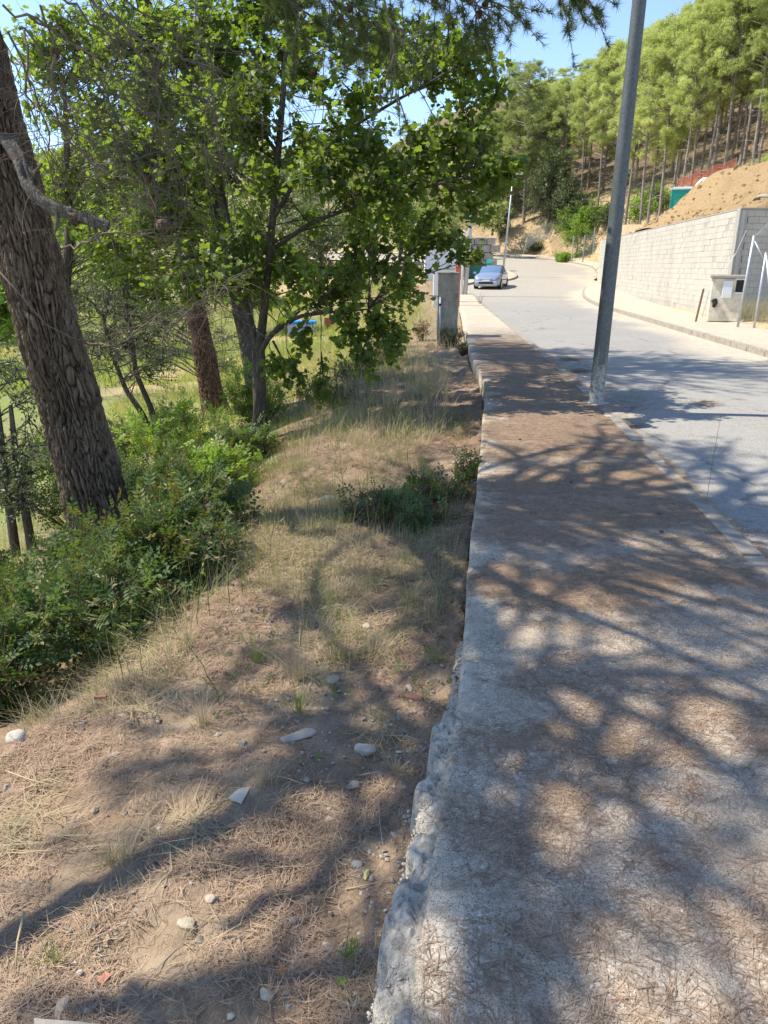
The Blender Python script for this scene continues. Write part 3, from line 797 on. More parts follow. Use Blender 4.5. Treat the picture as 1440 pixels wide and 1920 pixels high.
# pale boulder on the mound
def rock(name, loc, size, m, label, cat='stone', seed=0, rot=(0, 0, 0), group=None, flat=1.0, rough=.25, sub=3, facet=False):
    import bmesh
    bm = bmesh.new(); bmesh.ops.create_icosphere(bm, subdivisions=sub, radius=1)
    co = np.array([v.co[:] for v in bm.verts])
    d = 1+rough*fbm(co[:, 0]*1.2+seed*7.1, co[:, 1]*1.2, co[:, 2]*1.2, 3, seed)+.04*vn(co[:, 0]*6, co[:, 1]*6, co[:, 2]*6, seed)
    if facet:
        rg = np.random.default_rng(seed)
        for k in range(9):
            nrm = norm(rg.normal(size=3)); lim = rg.uniform(.55, .85); dd_ = co @ nrm
            co = co-np.maximum(dd_-lim, 0)[:, None]*nrm
        d = 1+.03*vn(co[:, 0]*5+seed, co[:, 1]*5, co[:, 2]*5, seed)
    co = co*d[:, None]*np.array(size)
    for v, c in zip(bm.verts, co): v.co = c
    me = bpy.data.meshes.new(name); bm.to_mesh(me); bm.free()
    if not facet: me.polygons.foreach_set('use_smooth', np.ones(len(me.polygons), bool))
    me.materials.append(m)
    o = obj(name, me, None, loc, rot); return tag(o, label, cat, group)
p = V(1430, 384, 29.2); rock('boulder', (p[0], p[1], float(mound_z(p[0], p[1]))+.05), (.34, .25, .22), M_stone_t, 'pale tan boulder lying on the mound above the wall corner', 'boulder', 5, facet=True)

# ================================================================== meter cupboard and gate at the corner of the wall
gx, gy = G(1352, 600, .08)
mc = thing('meter_cupboard', (gx, gy-.15, .05), 'weathered concrete meter cupboard with a broken box standing at the wall corner', 'utility cabinet', rz=-.35)
M_cream = simple('cream_render', (.66, .60, .47), .95, 0, .25, 5, .4)
box_part('plinth', (0, .12, .62), (.92, .36, 1.24), M_cream, mc, .02)
mb = MB(); mb.box((-.02, .10, 1.29), (1.02, .5, .09)); mb.build('lid', M_mortar, mc, bevel=.02)
box_part('white_meter_box', (-.02, -.09, .93), (.27, .05, .50), M_white, mc, .015)
box_part('opening_shade_panel', (.30, -.065, 1.02), (.20, .02, .34), M_black, mc, 0)  # flat black panel stands for the shade inside an opening
box_part('opening_frame', (.30, -.072, 1.22), (.26, .03, .04), M_white, mc, .003)
box_part('opening_frame', (.30, -.072, .83), (.26, .03, .04), M_white, mc, .003)
mb = MB(); mb.tube([(-.34, -.08, .62), (-.30, -.13, .52), (-.33, -.10, .42)], [.09, .07, .05], 8); mb.build('broken_pipe_end', M_black, mc)
mb = MB(); mb.box((-.72, .03, .42), (.06, .03, 1.05), rotz(.1) @ roty(.10)); tag(mb.build('leaning_board', simple('rusty_brown_wood', (.30, .19, .11), .9), mc), 'rusty brown board leaning beside the cupboard')
mb = MB()
P = [(-.6, .05, .1), (-.5, .02, .9), (-.15, .1, 1.5), (.1, .3, 1.95), (.3, .4, 2.6)]
mb.tube(P, .008, 4); mb.build('loose_cable', M_wire, mc)

ga = np.array([*G(1383, 612, .05), 0.05]); 
gt = thing('gate', (ga[0], ga[1], .05), 'galvanised tube gate with diagonal brace and wire mesh in front of the end wall', 'gate', rz=-.22)
def gtube(name, pts, r=.03): mb = MB(); mb.tube(pts, r, 10); return mb.build(name, M_galv_l, gt, True)
gtube('post', [(0, 0, -.2), (.06, 0, 2.35)], .035)
gtube('post', [(.36, -.25, -.2), (.36, -.25, 1.92)], .03)
gtube('brace', [(.36, -.25, 1.9), (.80, -.45, .05)], .028)
gtube('brace', [(.07, 0, 2.25), (.36, -.25, 1.7)], .018)
gtube('frame_upright', [(.86, -.5, -.05), (1.16, -.62, 2.0)], .036)
gtube('frame_rail', [(1.16, -.62, 2.0), (2.9, -1.1, 2.0)], .032)
gtube('frame_rail', [(1.02, -.57, .95), (2.9, -1.1, .95)], .026)
gtube('frame_upright', [(2.9, -1.1, 0), (2.9, -1.1, 2.0)], .036)
gtube('drop_bolt', [(.84, -.5, .1), (1.1, -.6, 1.2)], .014)
mb = MB()
for i in range(46):
    x0 = .05+i*.035; mb.tube([(x0, -.01-.0*i, .1), (x0, -.01, 1.85)], .0035, 3, False)
for j in range(12):
    mb.tube([(.03, -.01, .15+j*.15), (1.65, -.01, .15+j*.15)], .003, 3, False)
mb.build('wire_mesh', M_wire, gt)['kind'] = 'stuff'
mb = MB()
for k in range(3): mb.tube([(.04, 0, 2.3), (.5, .3, 2.55+.1*k), (1.0, .3, 2.9+.12*k)], .004, 3)
mb.build('barbed_wire', M_wire, gt)

# ================================================================== near lamp post
bx, by = G(1117, 756, 0)
lp = thing('lamp_post', (bx, by, 0), 'tall grey galvanised lamp post standing at the kerb on the pavement', 'lamp post', 'street lamps')
pts = np.array([(0.0, 0, z) for z in np.linspace(0, 9.0, 60)]); pts[:, 0] = pts[:, 2]*.012
v, f = tubes(pts[None], np.interp(pts[:, 2], [0, 9], [.089, .055])[None], 28)
low = 1-smooth(.2, .75, v[:, 2]+.25*vn(v[:, 0]*25, v[:, 1]*25, v[:, 2]*3, 4))
obj('pole', mesh('pole', v, f, M_galv, True, {'low': low}), lp)
mb = MB(); mb.box((.005, -.082, .62), (.075, .012, .28)); mb.build('access_door', M_galv, lp, bevel=.004)
rr = MB(); th = np.linspace(0, 2*math.pi, 25)[:-1]
vv = [(.0+(.15+.03*math.sin(a*3+1))*math.cos(a), (.15+.03*math.sin(a*3+1))*math.sin(a), .004) for a in th]+[(.088*math.cos(a), .088*math.sin(a), .022) for a in th]
rr.add(vv, [[i, (i+1) % 24, 24+(i+1) % 24, 24+i] for i in range(24)]); rr.build('mortar_collar', M_mortar, lp, True)
mb = MB(); mb.tube([(.108, 0, 9.0), (.35, 0, 9.25), (1.2, 0, 9.35)], [.045, .04, .035], 10); mb.build('arm', M_galv, lp, True)
mb = MB(); mb.box((1.5, 0, 9.35), (.62, .28, .12)); mb.build('lamp_head', M_galv_l, lp, bevel=.04)
# patch of pale mortar on the kerb by the post
p = G(1180, 778, 0); rock('mortar_patch', (p[0]-.05, p[1]-.05, .0), (.26, .17, .022), M_kerb, 'pale mortar patch on the kerb beside the lamp post', 'mortar patch', 9)
p = G(1176, 769, 0); rock('litter_scrap', (p[0], p[1], .03), (.035, .02, .01), simple('magenta_wrapper', (.35, .04, .22), .4), 'small crumpled magenta wrapper on the kerb', 'litter', 3, facet=True)

# ================================================================== far lamp post, pole, pillar, walls
p = V(943, 508, 59.5)
l2 = thing('lamp_post', (p[0], p[1], float(rz(59.5))), 'slim pale lamp post on the pavement island at the bend', 'lamp post', 'street lamps')
mb = MB(); H = 7.3; mb.tube([(0, 0, 0), (.42, 0, H)], [.09, .05], 10); mb.build('pole', M_galv_l, l2, True)
mb = MB(); mb.box((.62, -.1, H+.04), (.95, .28, .12)); mb.build('lamp_head', M_white, l2, bevel=.04)
p = V(872, 553, 42.6)
sp_ = thing('utility_pole', (p[0], p[1], float(rz(42.6))), 'tall pale concrete pole at the kerb in front of the parked car', 'pole')
mb = MB(); mb.tube([(0, 0, 0), (.30, 0, 6.9)], [.13, .085], 8); mb.build('shaft', M_galv_l, sp_, True)
mb = MB(); mb.box((.27, -.02, 6.3), (.16, .12, 1.1)); mb.build('junction_box', M_white, sp_, bevel=.02)
mb = MB(); mb.tube([(-.20, .02, 0), (-.16, .02, 3.4)], .07, 8); mb.build('cable_duct', M_white, sp_, True)

px_, py_ = G(838, 640, -.12)
pl = thing('gate_pillar', (px_, py_, -.2), 'grey rendered block pillar at the left rim of the pavement', 'pillar', rz=-.04)
PW = .50; H = 1.66
mb = MB(); mb.box((0, .25, H/2), (PW-.012, .49, H-.01)); mb.build('mortar_core', M_mortar, pl)
for i in range(8):
    mb = MB(); h = H/8
    if i % 2: mb.box((0, .25, h*(i+.5)), (PW, .5, h-.008)); mb.build('block', M_pillar, pl, bevel=.008)
    else:
        mb.box((-.128, .25, h*(i+.5)), (PW/2-.01, .505, h-.008)); mb.build('block', M_pillar, pl, bevel=.008)
        mb = MB(); mb.box((.125, .25, h*(i+.5)), (PW/2-.01, .50, h-.008)); mb.build('block', M_pillar, pl, bevel=.008)
mb = MB(); mb.box((0, .25, H+.012), (PW+.03, .54, .03)); mb.build('cap', M_pillar, pl, bevel=.01)
mb = MB(); mb.tube([(-.185, -.035, -.1), (-.185, -.035, 1.12)], .024, 8); mb.build('hinge_post', M_galv_l, pl, True)
mb = MB(); mb.box((-.19, -.055, .95), (.05, .05, .05)); mb.build('bolt', M_black, pl)
mb = MB(); mb.tube([(-.22, 0, 1.14), (-.45, .05, 1.15)], .012, 6); mb.build('hinge_bar', M_black, pl)
x0 = V(812, 640, 18.6)
rock('cinder_block_fragment', (px_-.42, py_-.12, -.24), (.15, .11, .09), M_brick, 'brown broken block lying at the foot of the pillar', 'block fragment', 12, facet=True)

# orange topped post and white wall behind the pillar
p = V(857, 560, 33)
op = thing('marker_post', (p[0], p[1], float(rz(33))-.1), 'orange plastic post behind the grey pillar', 'post')
mb = MB(); mb.box((0, 0, .85), (.22, .22, 1.7)); mb.build('shaft', M_orange, op, bevel=.02)
mb = MB(); mb.box((0, 0, 1.73), (.26, .26, .06)); mb.build('cap', M_orange, op, bevel=.01)
p = V(838, 500, 36)
vw = thing('white_garden_wall', (p[0], 36, -1.0), 'low white garden wall beyond the grey pillar', 'wall', rz=.05)
mb = MB(); mb.box((0, 0, 1.25), (1.25, .2, 2.5)); mb.build('wall_face', M_white, vw)
mb = MB(); mb.box((0, 0, 2.53), (1.33, .3, .07)); mb.build('coping', M_mortar, vw, bevel=.01)
# grey stone wall left of the bend
p = V(880, 460, 74)
sw = thing('stone_wall', (p[0], 66, float(rz(66))-.2), 'grey wall of large stone blocks behind the parked car', 'wall', rz=.12)
tone = [simple('pale_dressed_stone', (.42, .39, .34), .95, 0, .25, 3, .5), simple('grey_dressed_stone', (.36, .34, .31), .95, 0, .25, 3, .5)]
for r_ in range(4):
    x = -3.6+(.35 if r_ % 2 else 0)
    while x < 1.0:
        w = RNG.uniform(.7, 1.15)
        mb = MB(); mb.box((x+w/2, RNG.normal()*.02, .35+r_*.62+.31), (w-.05, .5, .57)); mb.build('stone', tone[RNG.integers(0, 2)], sw, bevel=.04); x += w
mb = MB(); mb.box((-1.25, .12, 1.4), (4.7, .3, 2.5)); mb.build('mortar_core', M_mortar, sw)
p = V(842, 470, 58)
wh = thing('white_building_corner', (p[0], 57, -1.2), 'bright white rendered wall glimpsed through the leaves beside the road', 'building')
mb = MB(); mb.box((-.6, 0, 2.0), (2.6, 1.4, 4.4)); mb.build('rendered_wall', M_white, wh)
mb = MB(); mb.box((-.6, 0, 4.24), (2.8, 1.6, .09)); mb.build('flat_roof', M_mortar, wh)
# green waste container behind the car
p = V(905, 475, 57)
ct = thing('waste_container', (p[0]-.15, 57.4, float(rz(57.4))-.62), 'dark green waste container with an open lid behind the car', 'waste container', rz=-.3)
mb = MB(); v = [(-.85, -.5, .25), (.85, -.5, .25), (.85, .5, .25), (-.85, .5, .25), (-1, -.62, 1.55), (1, -.62, 1.55), (1, .62, 1.55), (-1, .62, 1.55)]
mb.add(v, [[0, 3, 2, 1], [4, 5, 6, 7], [0, 1, 5, 4], [1, 2, 6, 5], [2, 3, 7, 6], [3, 0, 4, 7]]); mb.build('bin_body', simple('dark_green_plastic', (.03, .16, .12), .45), ct, bevel=.03)
mb = MB(); mb.box((0, .0, 1.6), (2.06, 1.3, .08)); mb.build('rim', bpy.data.materials['dark_green_plastic'], ct, bevel=.02)
mb = MB(); mb.box((.7, .3, 1.8), (.42, .06, .3), rotx(-.3)); mb.build('lid', M_teal, ct, bevel=.02)
for sx in (-.7, .7):
    mb = MB(); mb.tube([(sx, -.45, .12), (sx+.08, -.45, .12)], .12, 12); mb.build('wheel', M_black, ct)

# ================================================================== parked car
def make_car():
    cx, cy = 6.55, 48.2
    zc = float(rz(cy))+ROADZ
    car = thing('parked_car', (cx, cy, zc), 'blue grey hatchback parked facing the viewer by the kerb', 'car', rz=-math.atan2(1.3, 4.1))
    paint = simple('metallic_blue_grey_paint', (.27, .32, .42), .28, .35, .05, 2, 0, .5, .8)
    lowp = simple('silver_bumper', (.42, .42, .44), .4, .3, .05, 2)
    glass = simple('windscreen_glass', (.14, .22, .34), .06, .2, .1, 1.2, 0, .9)
    L, Wd = 4.15, 1.74                                  # y forward from nose (0) to the rear
    st = [  # y, half width low, half width at belt, hood/belt z, roof half width, roof z
        (0.02, .62, .60, .62, .50, .64), (.12, .74, .70, .74, .58, .78), (.45, .84, .80, .84, .64, .90), (1.0, .87, .85, .92, .66, 1.0),
        (1.25, .87, .86, .96, .66, 1.06), (1.95, .87, .86, .98, .62, 1.46), (2.6, .87, .86, .99, .61, 1.53), (3.3, .86, .85, 1.0, .59, 1.49),
        (3.85, .84, .82, 1.0, .57, 1.25), (4.1, .78, .76, .95, .60, 1.0), (4.15, .70, .68, .85, .55, .87)]
    v = []; ns = len(st)
    for y, wl, wb, zb, wr, zr in st:
        zl = .22 if .1 < y < 4.0 else .32
        half = [(wl*.93, zl), (wl, zl+.14), (wl+.0, (zl+zb)/2), (wb, zb), (wr+(wb-wr)*.12, zr-.05 if zr-zb > .2 else zb+(zr-zb)*.6), (wr*.8, zr)]
        ring = [(x, y, z) for x, z in half]+[(0, y, zr+.02)]+[(-x, y, z) for x, z in half[::-1]]
        v += ring
    k = 13; f = []
    for i in range(ns-1):
        for j in range(k-1): f.append([i*k+j, i*k+j+1, (i+1)*k+j+1, (i+1)*k+j])
        f.append([i*k+k-1, i*k, (i+1)*k, (i+1)*k+k-1])
    glassf = lambda i, j: (4 <= i <= 7 and j in (3, 8)) or (i == 4 and j in (4, 5, 6, 7)) or (i == 8 and j in (4, 5, 6, 7))
    fb, fg = [], []
    n = 0
    for i in range(ns-1):
        for j in range(k-1): (fg if glassf(i, j) else fb).append(f[n]); n += 1
        fb.append(f[n]); n += 1
    mb = MB(); mb.add(v, fb); mb.f[k] = [np.array([list(range(k))[::-1], list(range((ns-1)*k, ns*k))])]; mb.build('body', paint, car, True)
    for nm, cond in (('windscreen', lambda q: q[0]//k == 4 and q[0] % k in (4, 5, 6, 7)), ('rear_window', lambda q: q[0]//k == 8),
                     ('side_window', lambda q: q[0] % k == 3), ('side_window', lambda q: q[0] % k == 8)):
        q = [x for x in fg if cond(x)]
        if q:
            ids = sorted({i for x in q for i in x}); mp = {a: b for b, a in enumerate(ids)}
            mb = MB(); mb.add(np.array(v)[ids]*[1.004, 1, 1.0]+[0, 0, .004], [[mp[i] for i in x] for x in q]); mb.build(nm, glass, car, True)
    mb = MB(); mb.box((0, .02, .40), (1.42, .16, .26)); mb.box((0, .06, .27), (1.30, .14, .1)); mb.build('bumper', lowp, car, bevel=.05)
    mb = MB(); mb.box((0, -.062, .43), (.95, .02, .13)); mb.build('grille', M_black, car, bevel=.005)
    mb = MB(); mb.box((0, .02, .70), (.62, .1, .035), rotx(.3)); mb.box((0, -.02, .655), (.74, .07, .02)); mb.build('chrome_bar', M_galv_l, car, bevel=.005)
    mb = MB(); mb.box((0, -.07, .575), (.52, .02, .11)); mb.build('number_plate', M_white, car, bevel=.004)
    for sx in (-1, 1):
        mb = MB(); mb.add([(sx*.42, .03, .63), (sx*.68, .12, .66), (sx*.82, .50, .80), (sx*.66, .38, .84), (sx*.42, .10, .72),
                           (sx*.42, .10, .62), (sx*.66, .20, .62), (sx*.80, .5, .72)], [[0, 1, 2, 3], [0, 3, 4, 4], [5, 6, 1, 0], [6, 7, 2, 1]])
        mb.v[-1] = mb.v[-1]*[1.02, 1, 1.01]+[0, -.035, .01]
        me = mb.build('headlight', simple('headlight_glass', (.7, .73, .76), .15, .1, .1), car)
        mb = MB(); mb.tube([(sx*.62, -.05, .44), (sx*.62, -.07, .44)], .05, 12); mb.build('fog_light', M_galv_l, car)
        mb = MB(); mb.box((sx*.99, 1.35, 1.03), (.2, .12, .14)); mb.build('wing_mirror', paint, car, bevel=.04)
        for wy in (.82, 3.42):
            w = MB(); w.tube([(sx*.66, wy, .31), (sx*.70, wy, .31), (sx*.87, wy, .31), (sx*.89, wy, .31)], [.28, .31, .31, .28], 24); wo_ = w.build('wheel', M_black, car, False)
            w = MB(); w.tube([(sx*.86, wy, .31), (sx*.895, wy, .31)], .19, 16); w.build('rim', M_galv_l, wo_)
            w = MB(); w.tube([(sx*.80, wy, .335), (sx*.872, wy, .335)], .365, 24); w.build('wheel_arch', M_black, car)
        mb = MB(); mb.box((sx*.875, 2.2, .62), (.012, 2.0, .06)); mb.build('side_strip', M_black, car)
    mb = MB(); mb.box((0, 1.24, .965), (1.2, .1, .03)); mb.tube([(-.5, 1.28, 1.0), (-.1, 1.42, 1.1)], .012, 4); mb.build('wiper', M_black, car)
    return car
make_car()

# ================================================================== mesh fences on the bank
def mesh_fence(name, pts, h, label, m, step=.25, posts=True, lean=0):
    pts = np.array(pts); b = pts[0]
    t = thing(name, tuple(b), label, 'fence')
    mb = MB()
    for i in range(len(pts)-1):
        a, c = pts[i]-b, pts[i+1]-b; n = max(2, int(np.linalg.norm(c-a)/step))
        for j in range(n+1):
            q = a+(c-a)*j/n; mb.tube([q, q+[lean, -lean, h]], .012, 3, False)
        for j in range(int(h/.14)+1):
            o_ = np.array([lean*j*.14/h, -lean*j*.14/h, j*.14]); mb.tube([a+o_, c+o_], .012, 3, False)
    mb.build('wire_mesh', m, t)['kind'] = 'stuff'
    if posts:
        for q in pts-b:
            mb = MB(); mb.tube([q+[0, 0, -.2], q+[lean, -lean, h+.1]], .045, 6); mb.build('post', M_wire, t)
    return t
def on(u, v, Y): p = V(u, v, Y); return (p[0], p[1], p[2])
mesh_fence('mesh_fence', [on(1072, 487, 60), on(1093, 487, 60), on(1112, 470, 63)], 1.7, 'green wire mesh fence panel beside the bright green shrub', M_greenwire)
mesh_fence('mesh_fence', [on(982, 470, 80), on(1008, 452, 84), on(1030, 447, 88)], 1.7, 'leaning wire mesh fence with pale posts on the sandy bank', M_wire, lean=.35)
p = V(1116, 508, 56)
mesh_fence('collapsed_net', [(p[0], p[1], p[2]), (p[0]+.4, p[1]+1, p[2]+.1)], .5, 'crumpled orange net at the far end of the block wall', M_orange, posts=False, lean=.3)

# ================================================================== things down in the valley
p = V(565, 628, 40)
zf = float(gz(p[0], 40)); 
tr = thing('blue_trailer', (p[0], 40, zf), 'blue rimmed pale tank standing in the bright meadow beyond the trees', 'tank', rz=.1)
blue = simple('bright_blue_plastic', (.05, .28, .62), .5, 0, .15)
mb = MB(); mb.box((0, 0, .45), (1.4, .9, .62)); mb.build('tank_body', simple('pale_blue_grey_metal', (.35, .42, .5), .5, 0, .2), tr, bevel=.03)
mb = MB(); mb.box((.1, 0, .84), (1.5, 1.0, .16)); mb.build('tarpaulin', blue, tr, bevel=.05)
for sx in (-.5, .5):
    mb = MB(); mb.tube([(sx, -.5, .18), (sx, -.4, .18)], .18, 14); mb.build('wheel', M_black, tr)
p = V(618, 592, 44); 
rk = thing('red_crate', (p[0], 44, float(gz(p[0], 44))+0), 'red plastic crate in the meadow behind the blue tank', 'crate')
for a_ in range(4):
    mb = MB(); q = rotz(a_*math.pi/2)
    for j in range(4): c = q @ np.array([0, -.3, .1+j*.12]); mb.box(c, (.6, .02, .08), q)
    mb.build('side', M_orange, rk)
mb = MB(); mb.box((0, 0, .03), (.6, .6, .03)); mb.build('base', M_orange, rk)
#SECTION3

# ================================================================== plants: templates
def tmpl(vs, fs): return np.array(vs, float), np.array(fs)
_r = [(.0, .0), (.30, -.06), (.50, .24), (.33, .40), (.44, .66), (.17, .70), (0, 1.0)]
_vs = [(0, .38, 0)]+[(x, y, .16*abs(x)-.05*y*y) for x, y in _r]+[(-x, y, .16*abs(x)-.05*y*y) for x, y in _r[1:-1][::-1]]
T_LOBED = tmpl(_vs, [[0, 1+i, 1+(i+1) % 12] for i in range(12)])
T_OVAL = tmpl([(0, 0, 0), (.24, .35, .05), (.17, .75, .03), (0, 1, -.05), (-.17, .75, .03), (-.24, .35, .05)], [[0, 1, 2], [0, 2, 3], [0, 3, 4], [0, 4, 5]])
def _sprig(n=4, lw=.15, ll=.34):
    v, f = [], []
    def leaf(b, d, l):
        d = np.array(d)/np.linalg.norm(d); s_ = np.array([-d[1], d[0], 0]); b = np.array(b); k = len(v)
        v.extend([b, b+d*l*.5+s_*lw/2+[0, 0, .03], b+d*l, b+d*l*.5-s_*lw/2+[0, 0, .03]]); f.extend([[k, k+1, k+2], [k, k+2, k+3]])
    for i in range(n):
        y = .2+.72*i/n
        leaf((.01, y, 0), (1, .55, .1), ll*(1-.12*abs(i-1.5))); leaf((-.01, y, 0), (-1, .55, .1), ll*(1-.12*abs(i-1.5)))
    v_ = len(v); v.extend([(-.012, 0, 0), (.012, 0, 0), (0, 1, 0)]); f.append([v_, v_+1, v_+2])
    leaf((0, .92, 0), (0.05, 1, 0), ll*.8)
    return tmpl(v, f)
T_SPRIG = _sprig()
def _tuft(n, w, seed, spread=1.0):
    rg = np.random.default_rng(seed); v, f = [], []
    for i in range(n):
        d = rg.normal(size=3)*[spread, .45, spread]; d[1] = abs(d[1])+.25; d /= np.linalg.norm(d)
        s_ = norm(np.cross(d, rg.normal(size=3)))*w/2; k = len(v); L = rg.uniform(.7, 1.0)
        b = np.array([0, rg.uniform(-.25, .25), 0])
        v.extend([b-s_, b+s_, b+d*L]); f.append([k, k+1, k+2])
    return tmpl(v, f)
T_TUFT = _tuft(24, .055, 1, .8)
T_TUFT_S = _tuft(20, .045, 5, .8)
T_FAR = _tuft(11, .085, 2, .9)
T_FAR2 = _tuft(6, .42, 3, 1.0)

def bez(p0, p1, p2, K):
    t = np.linspace(0, 1, K)[None, :, None]
    return (1-t)**2*p0[:, None]+2*t*(1-t)*p1[:, None]+t*t*p2[:, None]
def trunk_mesh(pts, rad, sides, m, bark=0.0, name='trunk', seed=0, res=.05, flare=0):
    pts = np.array(pts, float); L = np.concatenate([[0], np.cumsum(np.linalg.norm(np.diff(pts, axis=0), axis=1))])
    n = max(6, int(L[-1]/res)); s_ = np.linspace(0, L[-1], n)
    if bark and L[-1] > 8 and sides > 100: s_ = np.concatenate([np.arange(0, 4.7, .013), np.arange(4.7, L[-1], .12)]); n = len(s_)
    k = max(3, len(pts))
    P = np.stack([np.interp(s_, L, pts[:, i]) for i in range(3)], -1)
    w = max(1, int(n*.03)); ker = np.ones(2*w+1)/(2*w+1)      # smooth the bends
    for i in range(3): P[:, i] = np.convolve(np.pad(P[:, i], w, mode='reflect', reflect_type='odd'), ker, 'valid')
    r_ = np.interp(s_, L, rad)*(1+flare*np.exp(-s_/.25))
    v, f = tubes(P[None], r_[None], sides)
    at = None
    if bark:
        g = v.reshape(n, sides, 3); c = P[:, None]; d = g-c; th = np.repeat(np.arange(sides)[None]/sides*2*math.pi, n, 0); S_ = np.repeat(s_[:, None], sides, 1)
        R0 = float(np.mean(rad[:2])); per = max(6, round(2*math.pi*R0/.040))
        u = th/(2*math.pi)*per; wv_ = u+.9*vn(S_*3.3, u*.35, 0, seed)+.35*vn(S_*12, u*.8, 0, seed+1); vv = S_*4.3+1.1*vn(u*.9, S_*3, 0, seed+2)
        # wrap seamlessly
        e = vor(wv_, vv, seed); e2 = vor(wv_*1.9, vv*3.1, seed+4)
        seam = smooth(0, .08, np.minimum(th, 2*math.pi-th)/(2*math.pi))
        plate = smooth(.02, .40, e)*.7+smooth(.0, .35, e2)*.3
        disp = (plate-.6)*bark+.25*bark*fbm(u*1.5, S_*14, 0, 3, seed+5)+.02*fbm(np.cos(th)*1.2, np.sin(th)*1.2, S_*1.6, 3, seed+6)
        g = c+d*(1+(disp*seam/r_[:, None]))[..., None]; v = g.reshape(-1, 3)
        at = {'crevice': (1-smooth(.05, .5, plate)).ravel()}
    me = mesh(name, v, f, m, True, at)
    return me
def leaves(P, D, roll, size, T, m, name, par, tint=None):
    v, f = scatter(T[0], T[1], P, frames(D, roll), size)
    if tint is None: tint = RNG.random(len(P))
    o = obj(name, mesh(name, v, f, m, False, {'tint': np.repeat(tint, len(T[0]))}), par)
    o['kind'] = 'stuff'; return o
def grow(root, trunk, rad, clumps, T, m_leaf, m_bark, per, size, twigs=9, ltype='leaf', sides=10, bark=0.0, limb_r=.05, rise=.35, flare=.3,
         name_f='foliage', droop=.0, stems=None, vis_trunk=True, m_twig=None, tintb=None):
    """trunk pts and clumps (x,y,z,r) relative to root"""
    trunk = np.array(trunk, float); C = np.array(clumps, float); N = len(C)
    if vis_trunk:
        obj('trunk', trunk_mesh(trunk, rad, sides, m_bark, bark, seed=N, res=.012 if bark > 0 and sides > 60 else .06, flare=flare), root)
    ends = C[:, :3]
    # foot of every limb on the trunk
    zt = trunk[:, 2]; hd = np.hypot(ends[:, 0]-np.interp(ends[:, 2], zt, trunk[:, 0]), ends[:, 1]-np.interp(ends[:, 2], zt, trunk[:, 1]))
    z0 = np.clip(ends[:, 2]-hd*rise, zt[0]+(zt[-1]-zt[0])*.18, zt[-1]-.02)
    foot = np.stack([np.interp(z0, zt, trunk[:, 0]), np.interp(z0, zt, trunk[:, 1]), z0], -1)
    if stems is not None:
        St = np.array(stems); dq = St[None]-(ends-[0, 0, .35])[:, None]; k_ = np.argmin((dq**2).sum(-1)+(dq[..., 2] > .1)*1.5, 1); foot = St[k_]; hd = np.hypot(*(ends-foot)[:, :2].T)
    mid = foot*.5+ends*.5+np.stack([RNG.normal(size=N)*.12*hd, RNG.normal(size=N)*.12*hd, hd*.12], -1)
    Pl = bez(foot, mid, ends, 7)+RNG.normal(size=(N, 7, 3))*.02*np.array([0, 1, 1, 1, 1, 1, 0])[None, :, None]*hd[:, None, None].clip(.3, 2)
    rr_ = limb_r*(.5+.5*np.clip(hd/3, 0, 1))[:, None]*np.linspace(1, .18, 7)[None]
    v1, f1 = tubes(Pl, rr_, 5)
    # twigs
    Tn = N*twigs; ci = np.repeat(np.arange(N), twigs)
    tt = RNG.uniform(.55, 1, Tn); st = Pl[ci, np.minimum((tt*6).astype(int), 6)]
    dirs = norm(RNG.normal(size=(Tn, 3))); en = ends[ci]+dirs*C[ci, 3:4]*RNG.uniform(.55, 1.05, Tn)[:, None]; en[:, 2] -= droop*C[ci, 3]
    md = st*.5+en*.5+RNG.normal(size=(Tn, 3))*.06*C[ci, 3:4]
    Pt = bez(st, md, en, 4); v2, f2 = tubes(Pt, np.linspace(.008, .0025, 4)[None]*(1+limb_r*8)*np.ones((Tn, 1)), 3)
    mb = MB(); mb.add(v1, f1); mb.add(v2, f2); o = mb.build('branches', m_twig or m_bark, root, True); o['kind'] = 'stuff'
    n = N*per; ti = RNG.integers(0, Tn, n); a = RNG.random(n)**.6*3
    k = np.minimum(a.astype(int), 2); fr = (a-k)[:, None]
    P = Pt[ti, k]*(1-fr)+Pt[ti, k+1]*fr
    td = norm(Pt[ti, 3]-Pt[ti, 0])
    if ltype == 'leaf':
        P = P+RNG.normal(size=(n, 3))*size*.55
        D = norm(td*.5+RNG.normal(size=(n, 3))*.75+[0, 0, -.25]); roll = norm(RNG.normal(size=(n, 3))*.55+[0, 0, 1.])
    else:
        P = P+RNG.normal(size=(n, 3))*size*.25
        D = norm(td*.8+RNG.normal(size=(n, 3))*.55+[0, 0, .45]); roll = None
    tint = np.clip(RNG.normal(.5, .26, n)+.25*RNG.normal(size=N)[ci[ti]]*.8, 0, 1) if tintb is None else np.clip(RNG.normal(tintb, .2, n), 0, 1)
    return leaves(P, D, roll, size*RNG.uniform(.5, 1.2, n), T, m_leaf, name_f, root, tint)
def ell(n, c, r, rc=(.7, 1.1), seed=0, shell=.35):
    rg = np.random.default_rng(seed); d = norm(rg.normal(size=(n, 3))); q = rg.random(n)**shell
    return np.concatenate([np.array(c)+d*q[:, None]*np.array(r), rg.uniform(rc[0], rc[1], (n, 1))], 1)

